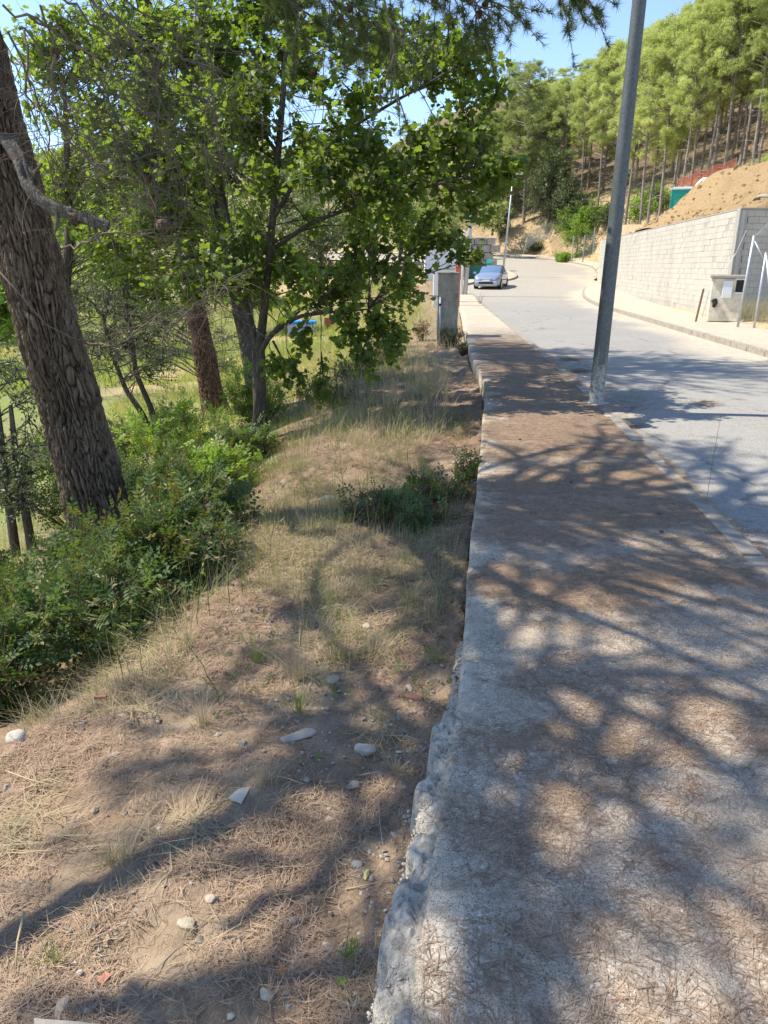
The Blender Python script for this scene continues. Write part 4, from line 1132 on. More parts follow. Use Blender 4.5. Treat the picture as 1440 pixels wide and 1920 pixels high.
# ------------------------------------------------------------------ the big pine at the left
def P3(u, v, Y): return V(u, v, Y)
by_ = 5.9; b0 = P3(195, 1010, by_); gz0 = float(gz(b0[0], by_)); base = np.array([b0[0]+.03, by_, gz0])
big = thing('pine_tree', tuple(base), 'big leaning pine with thick furrowed brown bark, nearest tree on the left', 'tree', 'tall pines beside the pavement')
tp = [base+[.06, 0, -.25]]+[P3(u, v, y) for u, v, y in ((178, 930, 5.9), (140, 790, 5.9), (96, 640, 5.9), (56, 480, 5.9), (15, 330, 5.9), (-22, 200, 5.88), (-50, 60, 5.85))]
tp += [np.array([-3.45, 5.8, 4.6]), np.array([-3.9, 5.9, 6.6]), np.array([-4.1, 6.0, 9.0]), np.array([-3.9, 6.1, 11.5])]
trl = np.array(tp)-base
radp = np.array([.31, .25, .238, .234, .22, .205, .19, .175, .19, .15, .09, .03])
cl = np.concatenate([ell(76, (-3.9, 6.0, 8.4), (3.0, 3.0, 2.8), (.35, .62), seed=3), ell(34, (-2.6, 4.8, 5.6), (2.2, 3.0, .9), (.16, .32), seed=4)])
cl[:, :3] -= base
grow(big, trl, radp, cl, T_TUFT, M_pine, M_bark, 24, .13, 8, 'needle', 270, .032, .07, .3, .25, 'needles')
# broken stub limb
stub = [P3(18, 262, 5.72), P3(38, 300, 5.5), P3(55, 355, 5.35), P3(90, 385, 5.25), P3(128, 400, 5.2), P3(165, 410, 5.15), P3(204, 424, 5.1)]
me = trunk_mesh(np.array(stub)-base, [.062, .05, .045, .042, .04, .034, .026], 24, M_bark_grey, .012, 'broken_limb', 9, .012)
obj('broken_limb', me, big)
for u, v in ((178, 432), (110, 412), (60, 330)):
    q = P3(u, v, 5.2)-base; q2 = q+np.array([RNG.uniform(-.05, .05), 0, -.09]) if u != 60 else q+np.array([.12, -.1, .06])
    obj('limb_stub', trunk_mesh([q+[0, 0, .05], q, q2], [.018, .015, .007], 8, M_bark_grey, name='limb_stub'), big)
# dead twiggy curtain hanging from the big pine
def dead_branches(root, base, mains, subs, fine, seed, r0=.012, name='dead_twigs', sl=.7, fl=.28):
    rg = np.random.default_rng(seed); mb = MB()
    for mpts in mains:
        mp = np.array(mpts)-base; K = 24; L = np.linspace(0, 1, len(mp)); t = np.linspace(0, 1, K)
        P = np.stack([np.interp(t, L, mp[:, i]) for i in range(3)], -1)
        for _ in range(3): P[1:-1] = (P[:-2]+P[1:-1]*2+P[2:])/4
        P += rg.normal(size=P.shape)*.012
        mb.tube(P, np.linspace(r0, r0*.22, K), 5, False)
        ns = subs; i0 = rg.integers(2, K-1, ns); T_ = norm(P[np.minimum(i0+1, K-1)]-P[i0-1])
        D = norm(T_*.6+rg.normal(size=(ns, 3))*.75+[0, 0, -.25]); ln = sl*rg.uniform(.35, 1, ns)[:, None]
        s0 = P[i0]; e = s0+D*ln; m_ = s0+D*ln*.5+rg.normal(size=(ns, 3))*.08+[0, 0, .04]
        e = e+np.array([0, 0, -.12])*ln
        Ps = bez(s0, m_, e, 6); v, f = tubes(Ps, np.linspace(r0*.38, r0*.14, 6)[None]*np.ones((ns, 1)), 3); mb.add(v, f)
        nf = ns*fine; j = np.repeat(np.arange(ns), fine); k = rg.integers(1, 6, nf); s1 = Ps[j, k]
        D = norm(norm(Ps[j, k]-Ps[j, k-1])*.5+rg.normal(size=(nf, 3))*.7); ln = fl*rg.uniform(.3, 1, nf)[:, None]
        e = s1+D*ln; m_ = s1+D*ln*.5+rg.normal(size=(nf, 3))*.03
        v, f = tubes(bez(s1, m_, e, 4), np.linspace(r0*.16, r0*.08, 4)[None]*np.ones((nf, 1)), 3); mb.add(v, f)
    o = mb.build(name, M_twig, root, True); o['kind'] = 'stuff'; return o
mains = []
rg = np.random.default_rng(5)
key = [[(40, 40), (110, 150), (150, 260), (185, 330), (180, 390)], [(60, 30), (160, 90), (210, 190), (262, 280), (292, 410)],
       [(100, -10), (190, 60), (290, 105), (380, 190), (480, 310)], [(150, -30), (280, 95), (380, 110), (470, 150)],
       [(20, 60), (60, 160), (95, 260), (90, 330), (130, 390)], [(70, 20), (120, 110), (180, 200), (260, 330), (300, 420)],
       [(130, 470), (210, 440), (290, 445), (400, 432)], [(60, 50), (50, 150), (70, 230), (100, 300), (110, 370)],
       [(200, -20), (320, 60), (450, 90), (560, 180)], [(10, 20), (130, 60), (240, 160), (330, 260), (340, 360)],
       [(150, 130), (240, 200), (330, 230), (420, 330), (455, 420)], [(240, 30), (300, 160), (320, 260), (350, 350)],
       [(90, 80), (100, 190), (150, 290), (215, 330), (230, 420)], [(350, -20), (400, 90), (395, 200), (415, 320)]]
for kp in key:
    y0 = rg.uniform(4.3, 5.6); mains.append([P3(u+rg.normal()*6, v+rg.normal()*6, y0+.25*i*rg.uniform(-.5, 1)) for i, (u, v) in enumerate(kp)])
dead_branches(big, base, mains, 18, 4, 6, .008)
mains = []
for _ in range(5):
    u, v, y0 = rg.uniform(-40, 160), rg.uniform(-80, 120), rg.uniform(4.6, 6.2); pts = [P3(u, v, y0)]
    for i in range(4): u += rg.uniform(10, 60); v += rg.uniform(50, 110); pts.append(P3(u, v, y0+rg.normal()*.2))
    mains.append(pts)
dead_branches(big, base, mains, 14, 4, 8, .006)
# lower bare branch over the undergrowth
dead_branches(big, base, [[P3(150, 640, 6.4), P3(215, 655, 6.5), P3(255, 620, 6.6), P3(310, 598, 6.8), P3(420, 550, 7.2)],
                          [P3(300, 640, 8), P3(330, 600, 8), P3(380, 560, 8.2), P3(430, 520, 8.3)]], 26, 5, 12, .012)
# long thin stalk crossing the trunk
mb = MB(); mb.tube(np.array([P3(-5, 505, 5.4), P3(45, 560, 5.4), P3(85, 608, 5.45), P3(140, 636, 5.6), P3(200, 640, 5.9)])-base, [.006, .006, .005, .004, .003], 5); mb.build('dead_stalk', M_twig, big, True)

# pine cones hanging from the twigs
def cone_mesh(L=.085, Rr_=.036):
    mb = MB(); n = 9
    mb.tube([(0, 0, -L*t) for t in (0, .25, .6, 1)], [Rr_*.4, Rr_*.8, Rr_*.6, .004], 8)
    tv = np.array([(-.5, 0, 0), (.5, 0, 0), (.4, .8, .25), (0, 1, .38), (-.4, .8, .25), (0, .3, .35)]); tf = np.array([[0, 5, 4], [0, 1, 5], [1, 2, 5], [5, 2, 3], [5, 3, 4]])
    P, D, s_, ro = [], [], [], []
    for j in range(n):
        t = (j+.5)/n; r_ = Rr_*math.sin(math.pi*min(.93, .22+t*.75))**.8
        for i in range(9):
            a = i*2*math.pi/9+j*.35*2; P.append((r_*.45*math.cos(a), r_*.45*math.sin(a), -L*t)); D.append((math.cos(a), math.sin(a), -.45)); s_.append(r_*.72); ro.append((0, 0, 1))
    v, f = scatter(tv, tf, np.array(P), frames(np.array(D), np.array(ro, float)), np.array(s_)); mb.add(v, f)
    return mb
cm = cone_mesh(); co = cm.build('pine_cone', M_cone, big); cme = co.data; bpy.data.objects.remove(co)
def cone(par, base, u, v, Y, s=1.0):
    o = obj('pine_cone', cme, par); q = P3(u, v, Y)-base; o.location = q; o.scale = (s,)*3; o.rotation_euler = (RNG.uniform(-.4, .4), RNG.uniform(-.4, .4), RNG.uniform(0, 6))
for u, v, Y, s in ((138, 400, 5.15, 1.05), (276, 325, 5.0, .9), (303, 412, 4.9, 1.1), (104, 88, 4.7, .8)): cone(big, base, u, v, Y, s)
# live branches of the big pine that hang into the top of the frame
def live_branch(root, base, mains, seed, ntw=26, tuft=10, size=.085, r0=.012, m=M_pine, cones=0):
    rg = np.random.default_rng(seed); mb = MB(); PP, DD = [], []
    for mpts in mains:
        mp = np.array(mpts)-base; K = 14; L = np.linspace(0, 1, len(mp)); t = np.linspace(0, 1, K)
        P = np.stack([np.interp(t, L, mp[:, i]) for i in range(3)], -1); P[1:-1] = (P[:-2]+P[1:-1]*2+P[2:])/4
        mb.tube(P, np.linspace(r0, r0*.25, K), 6, False)
        i0 = rg.integers(2, K, ntw); s0 = P[i0]; D = norm(norm(P[i0]-P[i0-1])*.7+rg.normal(size=(ntw, 3))*.6+[0, 0, -.15]); ln = rg.uniform(.15, .45, ntw)[:, None]
        e = s0+D*ln; Ps = bez(s0, s0+D*ln*.5+[0, 0, .02], e+[0, 0, -.04], 4); v, f = tubes(Ps, np.linspace(.004, .0018, 4)[None]*np.ones((ntw, 1)), 4); mb.add(v, f)
        for k in range(tuft):
            a = rg.random(ntw)[:, None]*.6+.4; q = Ps[:, 2]*(1-a)+Ps[:, 3]*a if k % 2 else Ps[:, 1]*(1-a)+Ps[:, 2]*a
            PP.append(q); DD.append(norm(D*.7+rg.normal(size=(ntw, 3))*.5))
        for _ in range(cones):
            j = rg.integers(4, K); o = obj('pine_cone', cme, root); o.location = P[j]+[0, 0, -.01]; o.scale = (.55,)*3; o.rotation_euler = (rg.uniform(-.6, .6), rg.uniform(-.6, .6), 0)
    mb.build('branches', M_twig, root, True)['kind'] = 'stuff'
    PP, DD = np.concatenate(PP), np.concatenate(DD)
    leaves(PP, DD, None, size*RNG.uniform(.7, 1.15, len(PP)), T_TUFT_S, m, 'needles', root)
lb = [[P3(380, -260, 5.6), P3(520, -90, 5.2), P3(640, -10, 5.0), P3(700, 40, 4.9)], [P3(560, -160, 5.6), P3(700, -60, 5.4), P3(840, -20, 5.3), P3(930, 5, 5.3)],
      [P3(700, -150, 5.6), P3(850, -70, 5.5), P3(1000, -40, 5.5), P3(1090, -15, 5.5)], [P3(480, -170, 6.4), P3(590, -40, 6.4), P3(660, 60, 6.4), P3(760, 80, 6.5)],
      [P3(760, -160, 5.0), P3(820, -60, 5.0), P3(890, 0, 5.0), P3(900, 20, 5.0)], [P3(420, -200, 5.0), P3(470, -80, 5.0), P3(520, -20, 4.9), P3(560, 20, 4.8)],
      [P3(820, -190, 6.2), P3(930, -90, 6.1), P3(1010, -45, 6.0), P3(1060, -20, 6.0)]]
live_branch(big, base, lb, 21, 26, 9, .085, .013, cones=2)
live_branch(big, base, [[P3(700, -120, 4.1), P3(722, 10, 4.05), P3(735, 60, 4.0), P3(742, 150, 4.0), P3(745, 215, 4.0)]], 24, 10, 8, .05, .006)

# ------------------------------------------------------------------ pine beside the viewer, its trunk just outside the frame
base = np.array([-2.35, .95, float(gz(-2.35, .95))])
p0 = thing('pine_tree', tuple(base), 'pine just left of the viewer whose crown shades the verge', 'tree', 'tall pines beside the pavement')
SH0 = np.array([-.22, .30, 0])
tp = np.array([base+[0, 0, -.2], np.array((-2.45, 1.0, 1.0))+SH0, np.array((-3.2, 1.75, 3.1))+SH0, np.array((-3.95, 2.6, 5.2))+SH0, np.array((-4.5, 3.2, 7.5))+SH0, (-4.8, 3.4, 10.5)])-base
cl = np.concatenate([ell(60, (-5.2, 2.9, 8.0), (2.2, 2.6, 2.2), (.25, .45), seed=8), ell(6, (-4.0, 2.9, 5.6), (1.0, 1.6, .5), (.2, .32), seed=9)]); cl[:, :3] -= base
grow(p0, tp, [.11, .075, .055, .05, .04, .02], cl, T_TUFT, M_pine, M_bark, 20, .13, 8, 'needle', 24, .0, .05, .3, .25, 'needles')
dead_branches(p0, base, [[(-3.2, 1.75, 3.1), (-2.6, 1.9, 3.4), (-2.1, 2.0, 3.2), (-1.9, 2.0, 2.7)], [(-3.3, 1.85, 3.4), (-2.9, 1.3, 3.7), (-2.3, .8, 3.5), (-2.0, .6, 3.3)],
                         [(-3.5, 2.1, 4.0), (-3.0, 2.9, 4.4), (-2.4, 3.4, 4.5)]], 14, 4, 31, .028, fl=.2)

# ------------------------------------------------------------------ pine b and pine c behind, and the maple in front
def zat(x, y): return float(gz(x, y))
bx, by = -4.15, 16.6; base = np.array([bx, by, zat(bx, by)])
pb_ = thing('pine_tree', tuple(base), 'dark reddish leaning pine trunk between the big pine and the leafy tree', 'tree', 'tall pines beside the pavement')
tp = [P3(u, v, by) for u, v in ((412, 800), (405, 775), (396, 735), (382, 660), (364, 565), (345, 450), (318, 300), (285, 100), (275, -60))]+[np.array([-6.4, 16.6, 9.5]), np.array([-6.3, 16.6, 13])]
tp[0] = tp[1]+[.02, 0, -.6]
cl = np.concatenate([ell(60, (-5.7, 16.4, 11), (3.6, 3.6, 2.6), seed=14), ell(12, (-5.5, 16.0, 8), (3.0, 3.0, .9), (.5, .8), seed=15)]); cl[:, :3] -= base
grow(pb_, np.array(tp)-base, [.36, .33, .27, .235, .21, .19, .17, .15, .13, .1, .03], cl, T_TUFT, M_pine, M_bark_red, 60, .15, 8, 'needle', 110, .035, .07, .3, .25, 'needles')
bx, by = -2.6, 14.2; base = np.array([bx, by, zat(bx, by)])
pc_ = thing('pine_tree', tuple(base), 'grey flaky pine trunk standing just behind the fork of the leafy tree', 'tree', 'tall pines beside the pavement')
tp = [P3(u, v, by) for u, v in ((494, 830), (490, 790), (478, 720), (463, 620), (447, 550), (431, 480), (408, 400), (400, 290), (388, 150), (384, 0), (380, -100))]+[np.array([-4.0, 14.2, 10]), np.array([-3.9, 14.2, 13.5])]
cl = np.concatenate([ell(64, (-3.2, 14.1, 10.8), (3.5, 3.3, 3.0), seed=16), ell(12, (-2.0, 14.0, 7.8), (2.8, 2.6, .8), (.5, .8), seed=17)]); cl[:, :3] -= base
grow(pc_, np.array(tp)-base, [.24, .22, .20, .175, .165, .16, .15, .145, .14, .13, .12, .09, .03], cl, T_TUFT, M_pine, M_bark_grey, 60, .15, 8, 'needle', 100, .022, .07, .3, .2, 'needles')
dead_branches(pc_, base, [[P3(395, 250, 14), P3(340, 330, 13.6), P3(300, 400, 13.2), P3(270, 480, 13)], [P3(400, 330, 14), P3(350, 420, 13.8), P3(330, 500, 13.6)], [P3(430, 480, 14), P3(370, 560, 13.6), P3(340, 620, 13.4)],
                          [P3(384, 30, 14), P3(470, 60, 13.6), P3(560, 90, 13.2), P3(660, 120, 12.8)], [P3(388, 130, 14), P3(480, 160, 13.7), P3(600, 190, 13.2), P3(700, 230, 13)]], 40, 5, 33, .02, sl=1.4, fl=.5)
for u, v in ((618, 25), (628, 38), (640, 30), (660, 55), (738, 78), (590, 130), (597, 165), (607, 142)): cone(pc_, base, u, v, 9.6, 1.0)

bx, by = -1.88, 10.3; base = np.array([bx, by, zat(bx, by)])
mp_ = thing('maple_tree', tuple(base), 'leafy broadleaf tree with slim forked trunk leaning over the grassy verge', 'tree')
y0 = 10.3
tp = [base+[.03, 0, -.2]]+[P3(u, v, y0) for u, v in ((483, 860), (485, 790), (487, 715), (485, 655))]
obj('trunk', trunk_mesh(np.array(tp)-base, [.105, .095, .088, .085, .082], 40, M_bark_dark, .006, 'trunk', 41, .03, .3), mp_)
def stem(pts, rad, nm='stem'): return obj(nm, trunk_mesh(np.array(pts)-base, rad, 16, M_bark_dark, .0, nm, 3, .06), mp_)
s1 = [P3(485, 665, y0), P3(491, 620, y0), P3(497, 560, 10.2), P3(505, 480, 10.1), P3(512, 400, 10), P3(521, 290, 9.9), P3(530, 190, 9.9), P3(537, 80, 9.9), P3(542, -40, 9.9), P3(548, -160, 9.9)]
stem(s1, [.07, .062, .055, .05, .048, .042, .036, .03, .024, .012])
s2 = [P3(484, 668, y0), P3(472, 610, 10.4), P3(455, 550, 10.6), P3(440, 480, 10.8), P3(428, 410, 11), P3(405, 300, 11.2), P3(380, 190, 11.4)]
stem(s2, [.05, .045, .04, .036, .032, .026, .016])
s3 = [P3(487, 662, y0), P3(503, 635, 10.1), P3(525, 610, 9.9), P3(565, 592, 9.7), P3(620, 585, 9.5), P3(690, 580, 9.4)]
stem(s3, [.045, .036, .03, .025, .018, .010])
s4 = [P3(512, 640, 10.1), P3(528, 670, 9.8), P3(545, 690, 9.6), P3(565, 720, 9.4)]
stem(s4, [.018, .012, .009, .005])
s5 = [P3(512, 410, 10), P3(560, 330, 9.7), P3(640, 250, 9.4), P3(740, 190, 9.2), P3(850, 130, 9.0)]
stem(s5, [.03, .026, .022, .017, .008])
s6 = [P3(507, 470, 10.1), P3(580, 420, 9.6), P3(680, 380, 9.3), P3(800, 350, 9.1), P3(890, 330, 9.0)]
stem(s6, [.03, .026, .022, .016, .008])
s7 = [P3(521, 290, 9.9), P3(480, 230, 9.8), P3(420, 180, 9.8), P3(330, 150, 9.9)]
stem(s7, [.024, .02, .014, .008])
# crown volume: silhouette polygon seen from here, made round in depth
sil = [(190, 250), (230, 120), (330, 30), (480, -40), (620, -40), (760, 30), (860, 60), (905, 100), (945, 150), (905, 215), (925, 262), (965, 325), (935, 360), (850, 400), (835, 445), (785, 480), (755, 560), (745, 620),
       (700, 650), (665, 600), (600, 590), (560, 560), (480, 520), (420, 540), (335, 540), (300, 500), (240, 400)]
sil = np.array(sil, float); rg = np.random.default_rng(77)
def crown_pts(poly, n, rg, yc, dep, rr, gap=None):
    out = []; lo, hi = poly.min(0), poly.max(0); cen = poly.mean(0)
    while len(out) < n:
        u, v = rg.uniform(lo[0], hi[0]), rg.uniform(lo[1], hi[1])
        if not inside(np.array([u]), np.array([v]), poly)[0]: continue
        if gap is not None and any(((u-g[0])/g[2])**2+((v-g[1])/g[3])**2 < 1 and rg.random() < g[4] for g in gap): continue
        q = min(1, math.hypot((u-cen[0])/(hi[0]-lo[0])*2, (v-cen[1])/(hi[1]-lo[1])*2))
        d_ = dep*math.sqrt(max(.05, 1-q*q)); y = yc+rg.uniform(-d_, d_)
        out.append([*V(u, v, y), rg.uniform(*rr)])
    return np.array(out)
gaps = [(600, 185, 95, 60, .7), (590, 60, 110, 50, .6), (740, 230, 60, 40, .5), (330, 330, 70, 90, .5)]
cl = crown_pts(sil, 205, rg, 10.1, 2.0, (.22, .42), gaps)
extra = [(655, 640, 9.0), (690, 690, 8.9), (735, 660, 8.9), (650, 590, 9.1), (600, 740, 9.2), (560, 710, 9.4), (570, 640, 9.3), (700, 610, 9.1), (740, 620, 9.0), (520, 700, 9.6),
         (925, 320, 8.9), (968, 322, 8.9), (930, 150, 8.9), (905, 110, 9), (860, 75, 9), (885, 395, 8.8), (880, 468, 8.6)]
cl = np.concatenate([cl, np.array([[*V(*e), .2] for e in extra])])
cl[:, :3] -= base
allst = np.array(s1)-base
# limbs are fed from the tall stem
STM = np.concatenate([np.stack([np.interp(np.linspace(0, len(q)-1, 40), np.arange(len(q)), np.array(q)[:, i]) for i in range(3)], -1) for q in (s1[2:], s2[2:], s3[1:], s5[1:], s6[1:], s7[1:])])-base
grow(mp_, allst, None, cl, T_LOBED, M_maple, M_bark_dark, 112, .088, 9, 'leaf', 10, 0, .013, .35, 0, 'leaves', .1, STM, vis_trunk=False)
# a leafy mass further left behind it, its sunlit brightness put into the leaf tint
bx, by = -6.2, 13.0; base = np.array([bx, by, zat(bx, by)])
m2 = thing('maple_tree', tuple(base), 'second broadleaf tree with sunlit bright leaves behind the bare pine twigs', 'tree')
tp = np.array([base+[0, 0, -.2], base+[.3, .1, 2], base+[.8, .2, 4.2], base+[1.1, 0, 6.4]])-base
poly = np.array([(40, 50), (200, -20), (420, -30), (480, 120), (430, 300), (440, 470), (400, 560), (230, 530), (90, 400)], float)
cl = crown_pts(poly, 165, rg, 13, 1.9, (.3, .5), [(150, 170, 60, 40, .5)]); cl[:, :3] -= base
grow(m2, tp, [.13, .11, .08, .03], cl, T_LOBED, M_maple, M_bark_dark, 85, .095, 8, 'leaf', 12, 0, .010, .35, .2, 'leaves', .1, tintb=.8)

# ------------------------------------------------------------------ small holm oaks in the understorey
def oak(u, v, Y, stems, clumps, label, per=110, size=.05, m=M_oak):
    p = V(u, v, Y); g = zat(p[0], Y); base = np.array([p[0], Y, g])
    t = thing('holm_oak', tuple(base), label, 'tree')
    for i, st in enumerate(stems):
        pts = [V(a, b, Y)-base for a, b in st]; pts[0][2] = -.1
        obj('stem', trunk_mesh(pts, np.linspace(.055, .02, len(pts)), 10, M_bark_dark, 0, 'stem', i, .08), t)
    top = [V(a, b, Y)-base for a, b in stems[0]]; top[0][2] = -.1
    cl = np.array([[*(V(a, b, Y+dy)-base), r] for a, b, dy, r in clumps])
    grow(t, top, None, cl, T_OVAL, m, M_bark_dark, per, size, 9, 'leaf', 8, 0, .018, .3, 0, 'leaves', 0, vis_trunk=False)
    return t
rg = np.random.default_rng(4)
cl = [(rg.uniform(150, 330), rg.uniform(520, 700), rg.uniform(-1.2, 1.2), rg.uniform(.25, .42)) for _ in range(42)]
oak(302, 850, 11.2, [[(303, 852), (270, 780), (235, 730), (205, 650), (190, 580)], [(306, 850), (285, 770), (255, 700), (245, 620), (230, 540)]], cl, 'small holm oak with two slim dark stems right of the big pine')
cl = [(rg.uniform(-30, 75), rg.uniform(600, 960), rg.uniform(-.6, .8), rg.uniform(.22, .4)) for _ in range(34)]
oak(8, 1010, 7.4, [[(20, 990), (8, 880), (-6, 760), (-20, 640)], [(45, 940), (30, 860), (20, 760)]], cl, 'dark small leaved oak at the left edge behind the big pine trunk', 100)
cl = [(rg.uniform(380, 470), rg.uniform(560, 700), rg.uniform(-1.0, 1.0), rg.uniform(.3, .5)) for _ in range(16)]+[(rg.uniform(60, 250), rg.uniform(440, 640), rg.uniform(-1, 3), rg.uniform(.35, .55)) for _ in range(26)]
oak(395, 740, 20.5, [[(393, 745), (380, 680), (372, 620), (360, 540)]], cl, 'grey green oak thicket behind the reddish pine trunk', 110, .075)

# ------------------------------------------------------------------ pines of the hillside
def far_pine(seed, H=15.0, lo=.42, nc=62, wid=3.1, m=M_pine_far, dead=14, lean=.3):
    rg = np.random.default_rng(seed)
    P = np.array([(0, 0, -.5), (lean*.2, .05, H*.25), (lean*.5, -.1, H*.5), (lean*.8, .05, H*.75), (lean, 0, H*.98)])
    tr_ = trunk_mesh(P, [.14, .12, .095, .065, .02], 8, M_bark_pale, 0, 'trunk', seed, .6, .2)
    mb = MB()
    # crown
    z = lo+(1-lo)*rg.random(nc)**.85; rad_ = wid*(np.sin(np.clip((z-lo)/(1-lo), 0, 1)**.7*math.pi*.93)**.75+.12)*rg.uniform(.35, 1.0, nc)
    a = rg.uniform(0, 2*math.pi, nc); c = np.stack([rad_*np.cos(a)+lean*z, rad_*np.sin(a), z*H], -1); cr = rg.uniform(.28, .74, nc)
    c = np.concatenate([c, [[lean, 0, H]]]); cr = np.append(cr, .7); nc += 1
    foot = np.stack([np.interp(c[:, 2]-.35*np.hypot(c[:, 0], c[:, 1]), P[:, 2], P[:, i]) for i in (0, 1)]+[np.clip(c[:, 2]-.35*np.hypot(c[:, 0], c[:, 1]), 1, H*.97)], -1)
    v, f = tubes(bez(foot, foot*.5+c*.5+[0, 0, .1], c, 4), np.linspace(.05, .015, 4)[None]*np.ones((nc, 1)), 3); mb.add(v, f)
    zd = rg.uniform(.12, lo+.15, dead)*H; ad = rg.uniform(0, 6.28, dead); ft = np.stack([np.interp(zd, P[:, 2], P[:, 0]), np.interp(zd, P[:, 2], P[:, 1]), zd], -1)
    en = ft+np.stack([np.cos(ad), np.sin(ad), rg.uniform(-.4, .5, dead)], -1)*rg.uniform(.6, 1.7, dead)[:, None]
    v, f = tubes(bez(ft, ft*.5+en*.5+[0, 0, .15], en, 4), np.linspace(.03, .008, 4)[None]*np.ones((dead, 1)), 3); mb.add(v, f)
    br = mb
    n = 34; ci = np.repeat(np.arange(nc), n); d = norm(rg.normal(size=(nc*n, 3))); q = rg.random(nc*n)[:, None]**.45
    pos = c[ci]+d*q*cr[ci][:, None]*[1, 1, .62]
    D = norm(d*.5+[0, 0, .8]+rg.normal(size=(nc*n, 3))*.35)
    v, f = scatter(T_FAR[0], T_FAR[1], pos, frames(D), .34*rg.uniform(.6, 1.2, nc*n))
    tint = np.clip(.5+.28*rg.normal(size=nc)[ci]*.7+.15*rg.normal(size=nc*n), 0, 1)
    cme_ = mesh('foliage', v, f, m, False, {'tint': np.repeat(tint, len(T_FAR[0]))})
    ob = br.build('tmp', M_bark_pale, None, True); bme = ob.data; bpy.data.objects.remove(ob); bme.name = 'branches'
    return tr_, bme, cme_
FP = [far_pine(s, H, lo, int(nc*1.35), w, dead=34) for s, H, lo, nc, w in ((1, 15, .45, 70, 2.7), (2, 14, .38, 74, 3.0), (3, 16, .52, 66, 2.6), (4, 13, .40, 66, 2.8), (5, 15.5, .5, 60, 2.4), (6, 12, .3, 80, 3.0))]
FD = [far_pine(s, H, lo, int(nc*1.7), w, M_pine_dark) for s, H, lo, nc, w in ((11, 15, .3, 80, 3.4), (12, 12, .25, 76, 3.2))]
def put_pine(x, y, var, sc, label, group='pines on the wooded hillside', z=None, thin=1.0):
    z = zat(x, y) if z is None else z
    t = thing('pine_tree', (x, y, z-.1), label, 'tree', group, rz=random.uniform(0, 6.28))
    for nm, me in zip(('trunk', 'branches', 'foliage'), var):
        o = obj(nm, me, t); o.scale = (sc*thin, sc*thin, sc)
        if nm != 'trunk': o['kind'] = 'stuff'
    return t
LBL = 'slender pine with pale trunk among the wood on the hillside right of the road'
# front row read from the photograph: (u of the trunk, Y, v of the top)
front = [(983, 82, 100, FD[0], 'tall dark trunked pine standing alone above the bend behind the far lamp post'),
         (1050, 86, 130, FP[1], None), (1086, 77, 118, FP[2], 'pine with a slim dark trunk behind the round grey green tree'), (1022, 90, 190, FD[1], None), (1120, 74, 75, FP[0], None),
         (1150, 70, 55, FP[3], None), (1174, 68, 40, FP[4], None), (1203, 62, 20, FP[2], None), (1216, 66, 30, FP[0], None), (1238, 60, 5, FP[4], None), (1262, 62, -20, FP[1], None),
         (1273, 56, -10, FP[2], None), (1290, 57, -40, FP[0], None), (1303, 60, -30, FP[4], None), (1318, 55, -60, FP[2], None), (1328, 58, -60, FP[3], None), (1346, 54, -80, FP[2], None),
         (1357, 58, -80, FP[0], None), (1374, 55, -90, FP[4], None), (1398, 52, -120, FP[2], 'pine with twin pale trunks beside the wire fence at the top of the mound'),
         (1407, 52.4, -110, FP[4], None), (1425, 56, -120, FP[0], None), (1446, 51, -140, FP[2], None), (1470, 54, -140, FP[1], None), (940, 92, 190, FD[1], None), (1003, 95, 150, FP[1], None), (905, 104, 238, FD[1], None), (930, 108, 212, FP[5], None), (957, 112, 185, FP[1], None), (880, 100, 250, FP[3], None), (858, 105, 252, FD[0], None), (832, 108, 250, FP[2], None), (968, 103, 170, FD[1], None)]
ORD = 'first second third fourth fifth sixth seventh eighth ninth tenth eleventh twelfth thirteenth fourteenth fifteenth sixteenth seventeenth eighteenth'.split()
rgt = sorted(f[0] for f in front if f[0] > 1185 and not f[4]); lft = sorted((f[0] for f in front if f[0] < 1185 and not f[4]), reverse=True)
front = [(f[0], f[1], f[2], f[3], f[4] or ('%s pine of the front row counting right from the near lamp post' % ORD[rgt.index(f[0])] if f[0] > 1185 else '%s pine of the front row counting left from the near lamp post' % ORD[lft.index(f[0])])) for f in front]
VB = {983: 418, 1050: 408, 1086: 402, 1022: 405, 1120: 405, 1150: 402, 940: 405, 1003: 398}
for u, Y, vt, var, lb_ in front:
    if u in VB: Y = hit(u, VB[u])[1]
    x = V(u, 400, Y)[0]; z = zat(x, Y); ztop = V(u, vt, Y)[2]; H = var[0].vertices[-1].co[2]
    s_ = min(1.55, max(.6, (ztop-z)/(H+1.1))); put_pine(x, Y, var, s_, lb_ or LBL, thin=1.25 if u == 983 or u < 970 else .85)
rg = np.random.default_rng(99); SKYU = [900, 960, 1000, 1060, 1110, 1150, 1200, 1240, 1300, 1500]; SKYV = [250, 135, 125, 112, 75, 52, 22, 2, -90, -250]
def fit(x, y, var, sc, extra=0, su=SKYU, sv=SKYV):
    z = zat(x, y); H = var[0].vertices[-1].co[2]+1.2; u = 720+FPX*x/(y*CP); vt = np.interp(u, su, sv)+extra
    return min(sc, (V(u, vt, y)[2]-z)/H)
pts = []
tries = 0
while len(pts) < 150 and tries < 9000:
    tries += 1
    x, y = rg.uniform(14, 78), 50+90*rg.random()**1.5
    if x > .75*y+6 or x < .17*y: continue
    d_ = float(chain_dist(np.array([x]), np.array([y]), RO)[0])
    if d_ < 7.5 or inside(np.array([x]), np.array([y]), PAVE)[0]: continue
    if any((x-a)**2+(y-b)**2 < 6.5 for a, b in pts): continue
    pts.append((x, y))
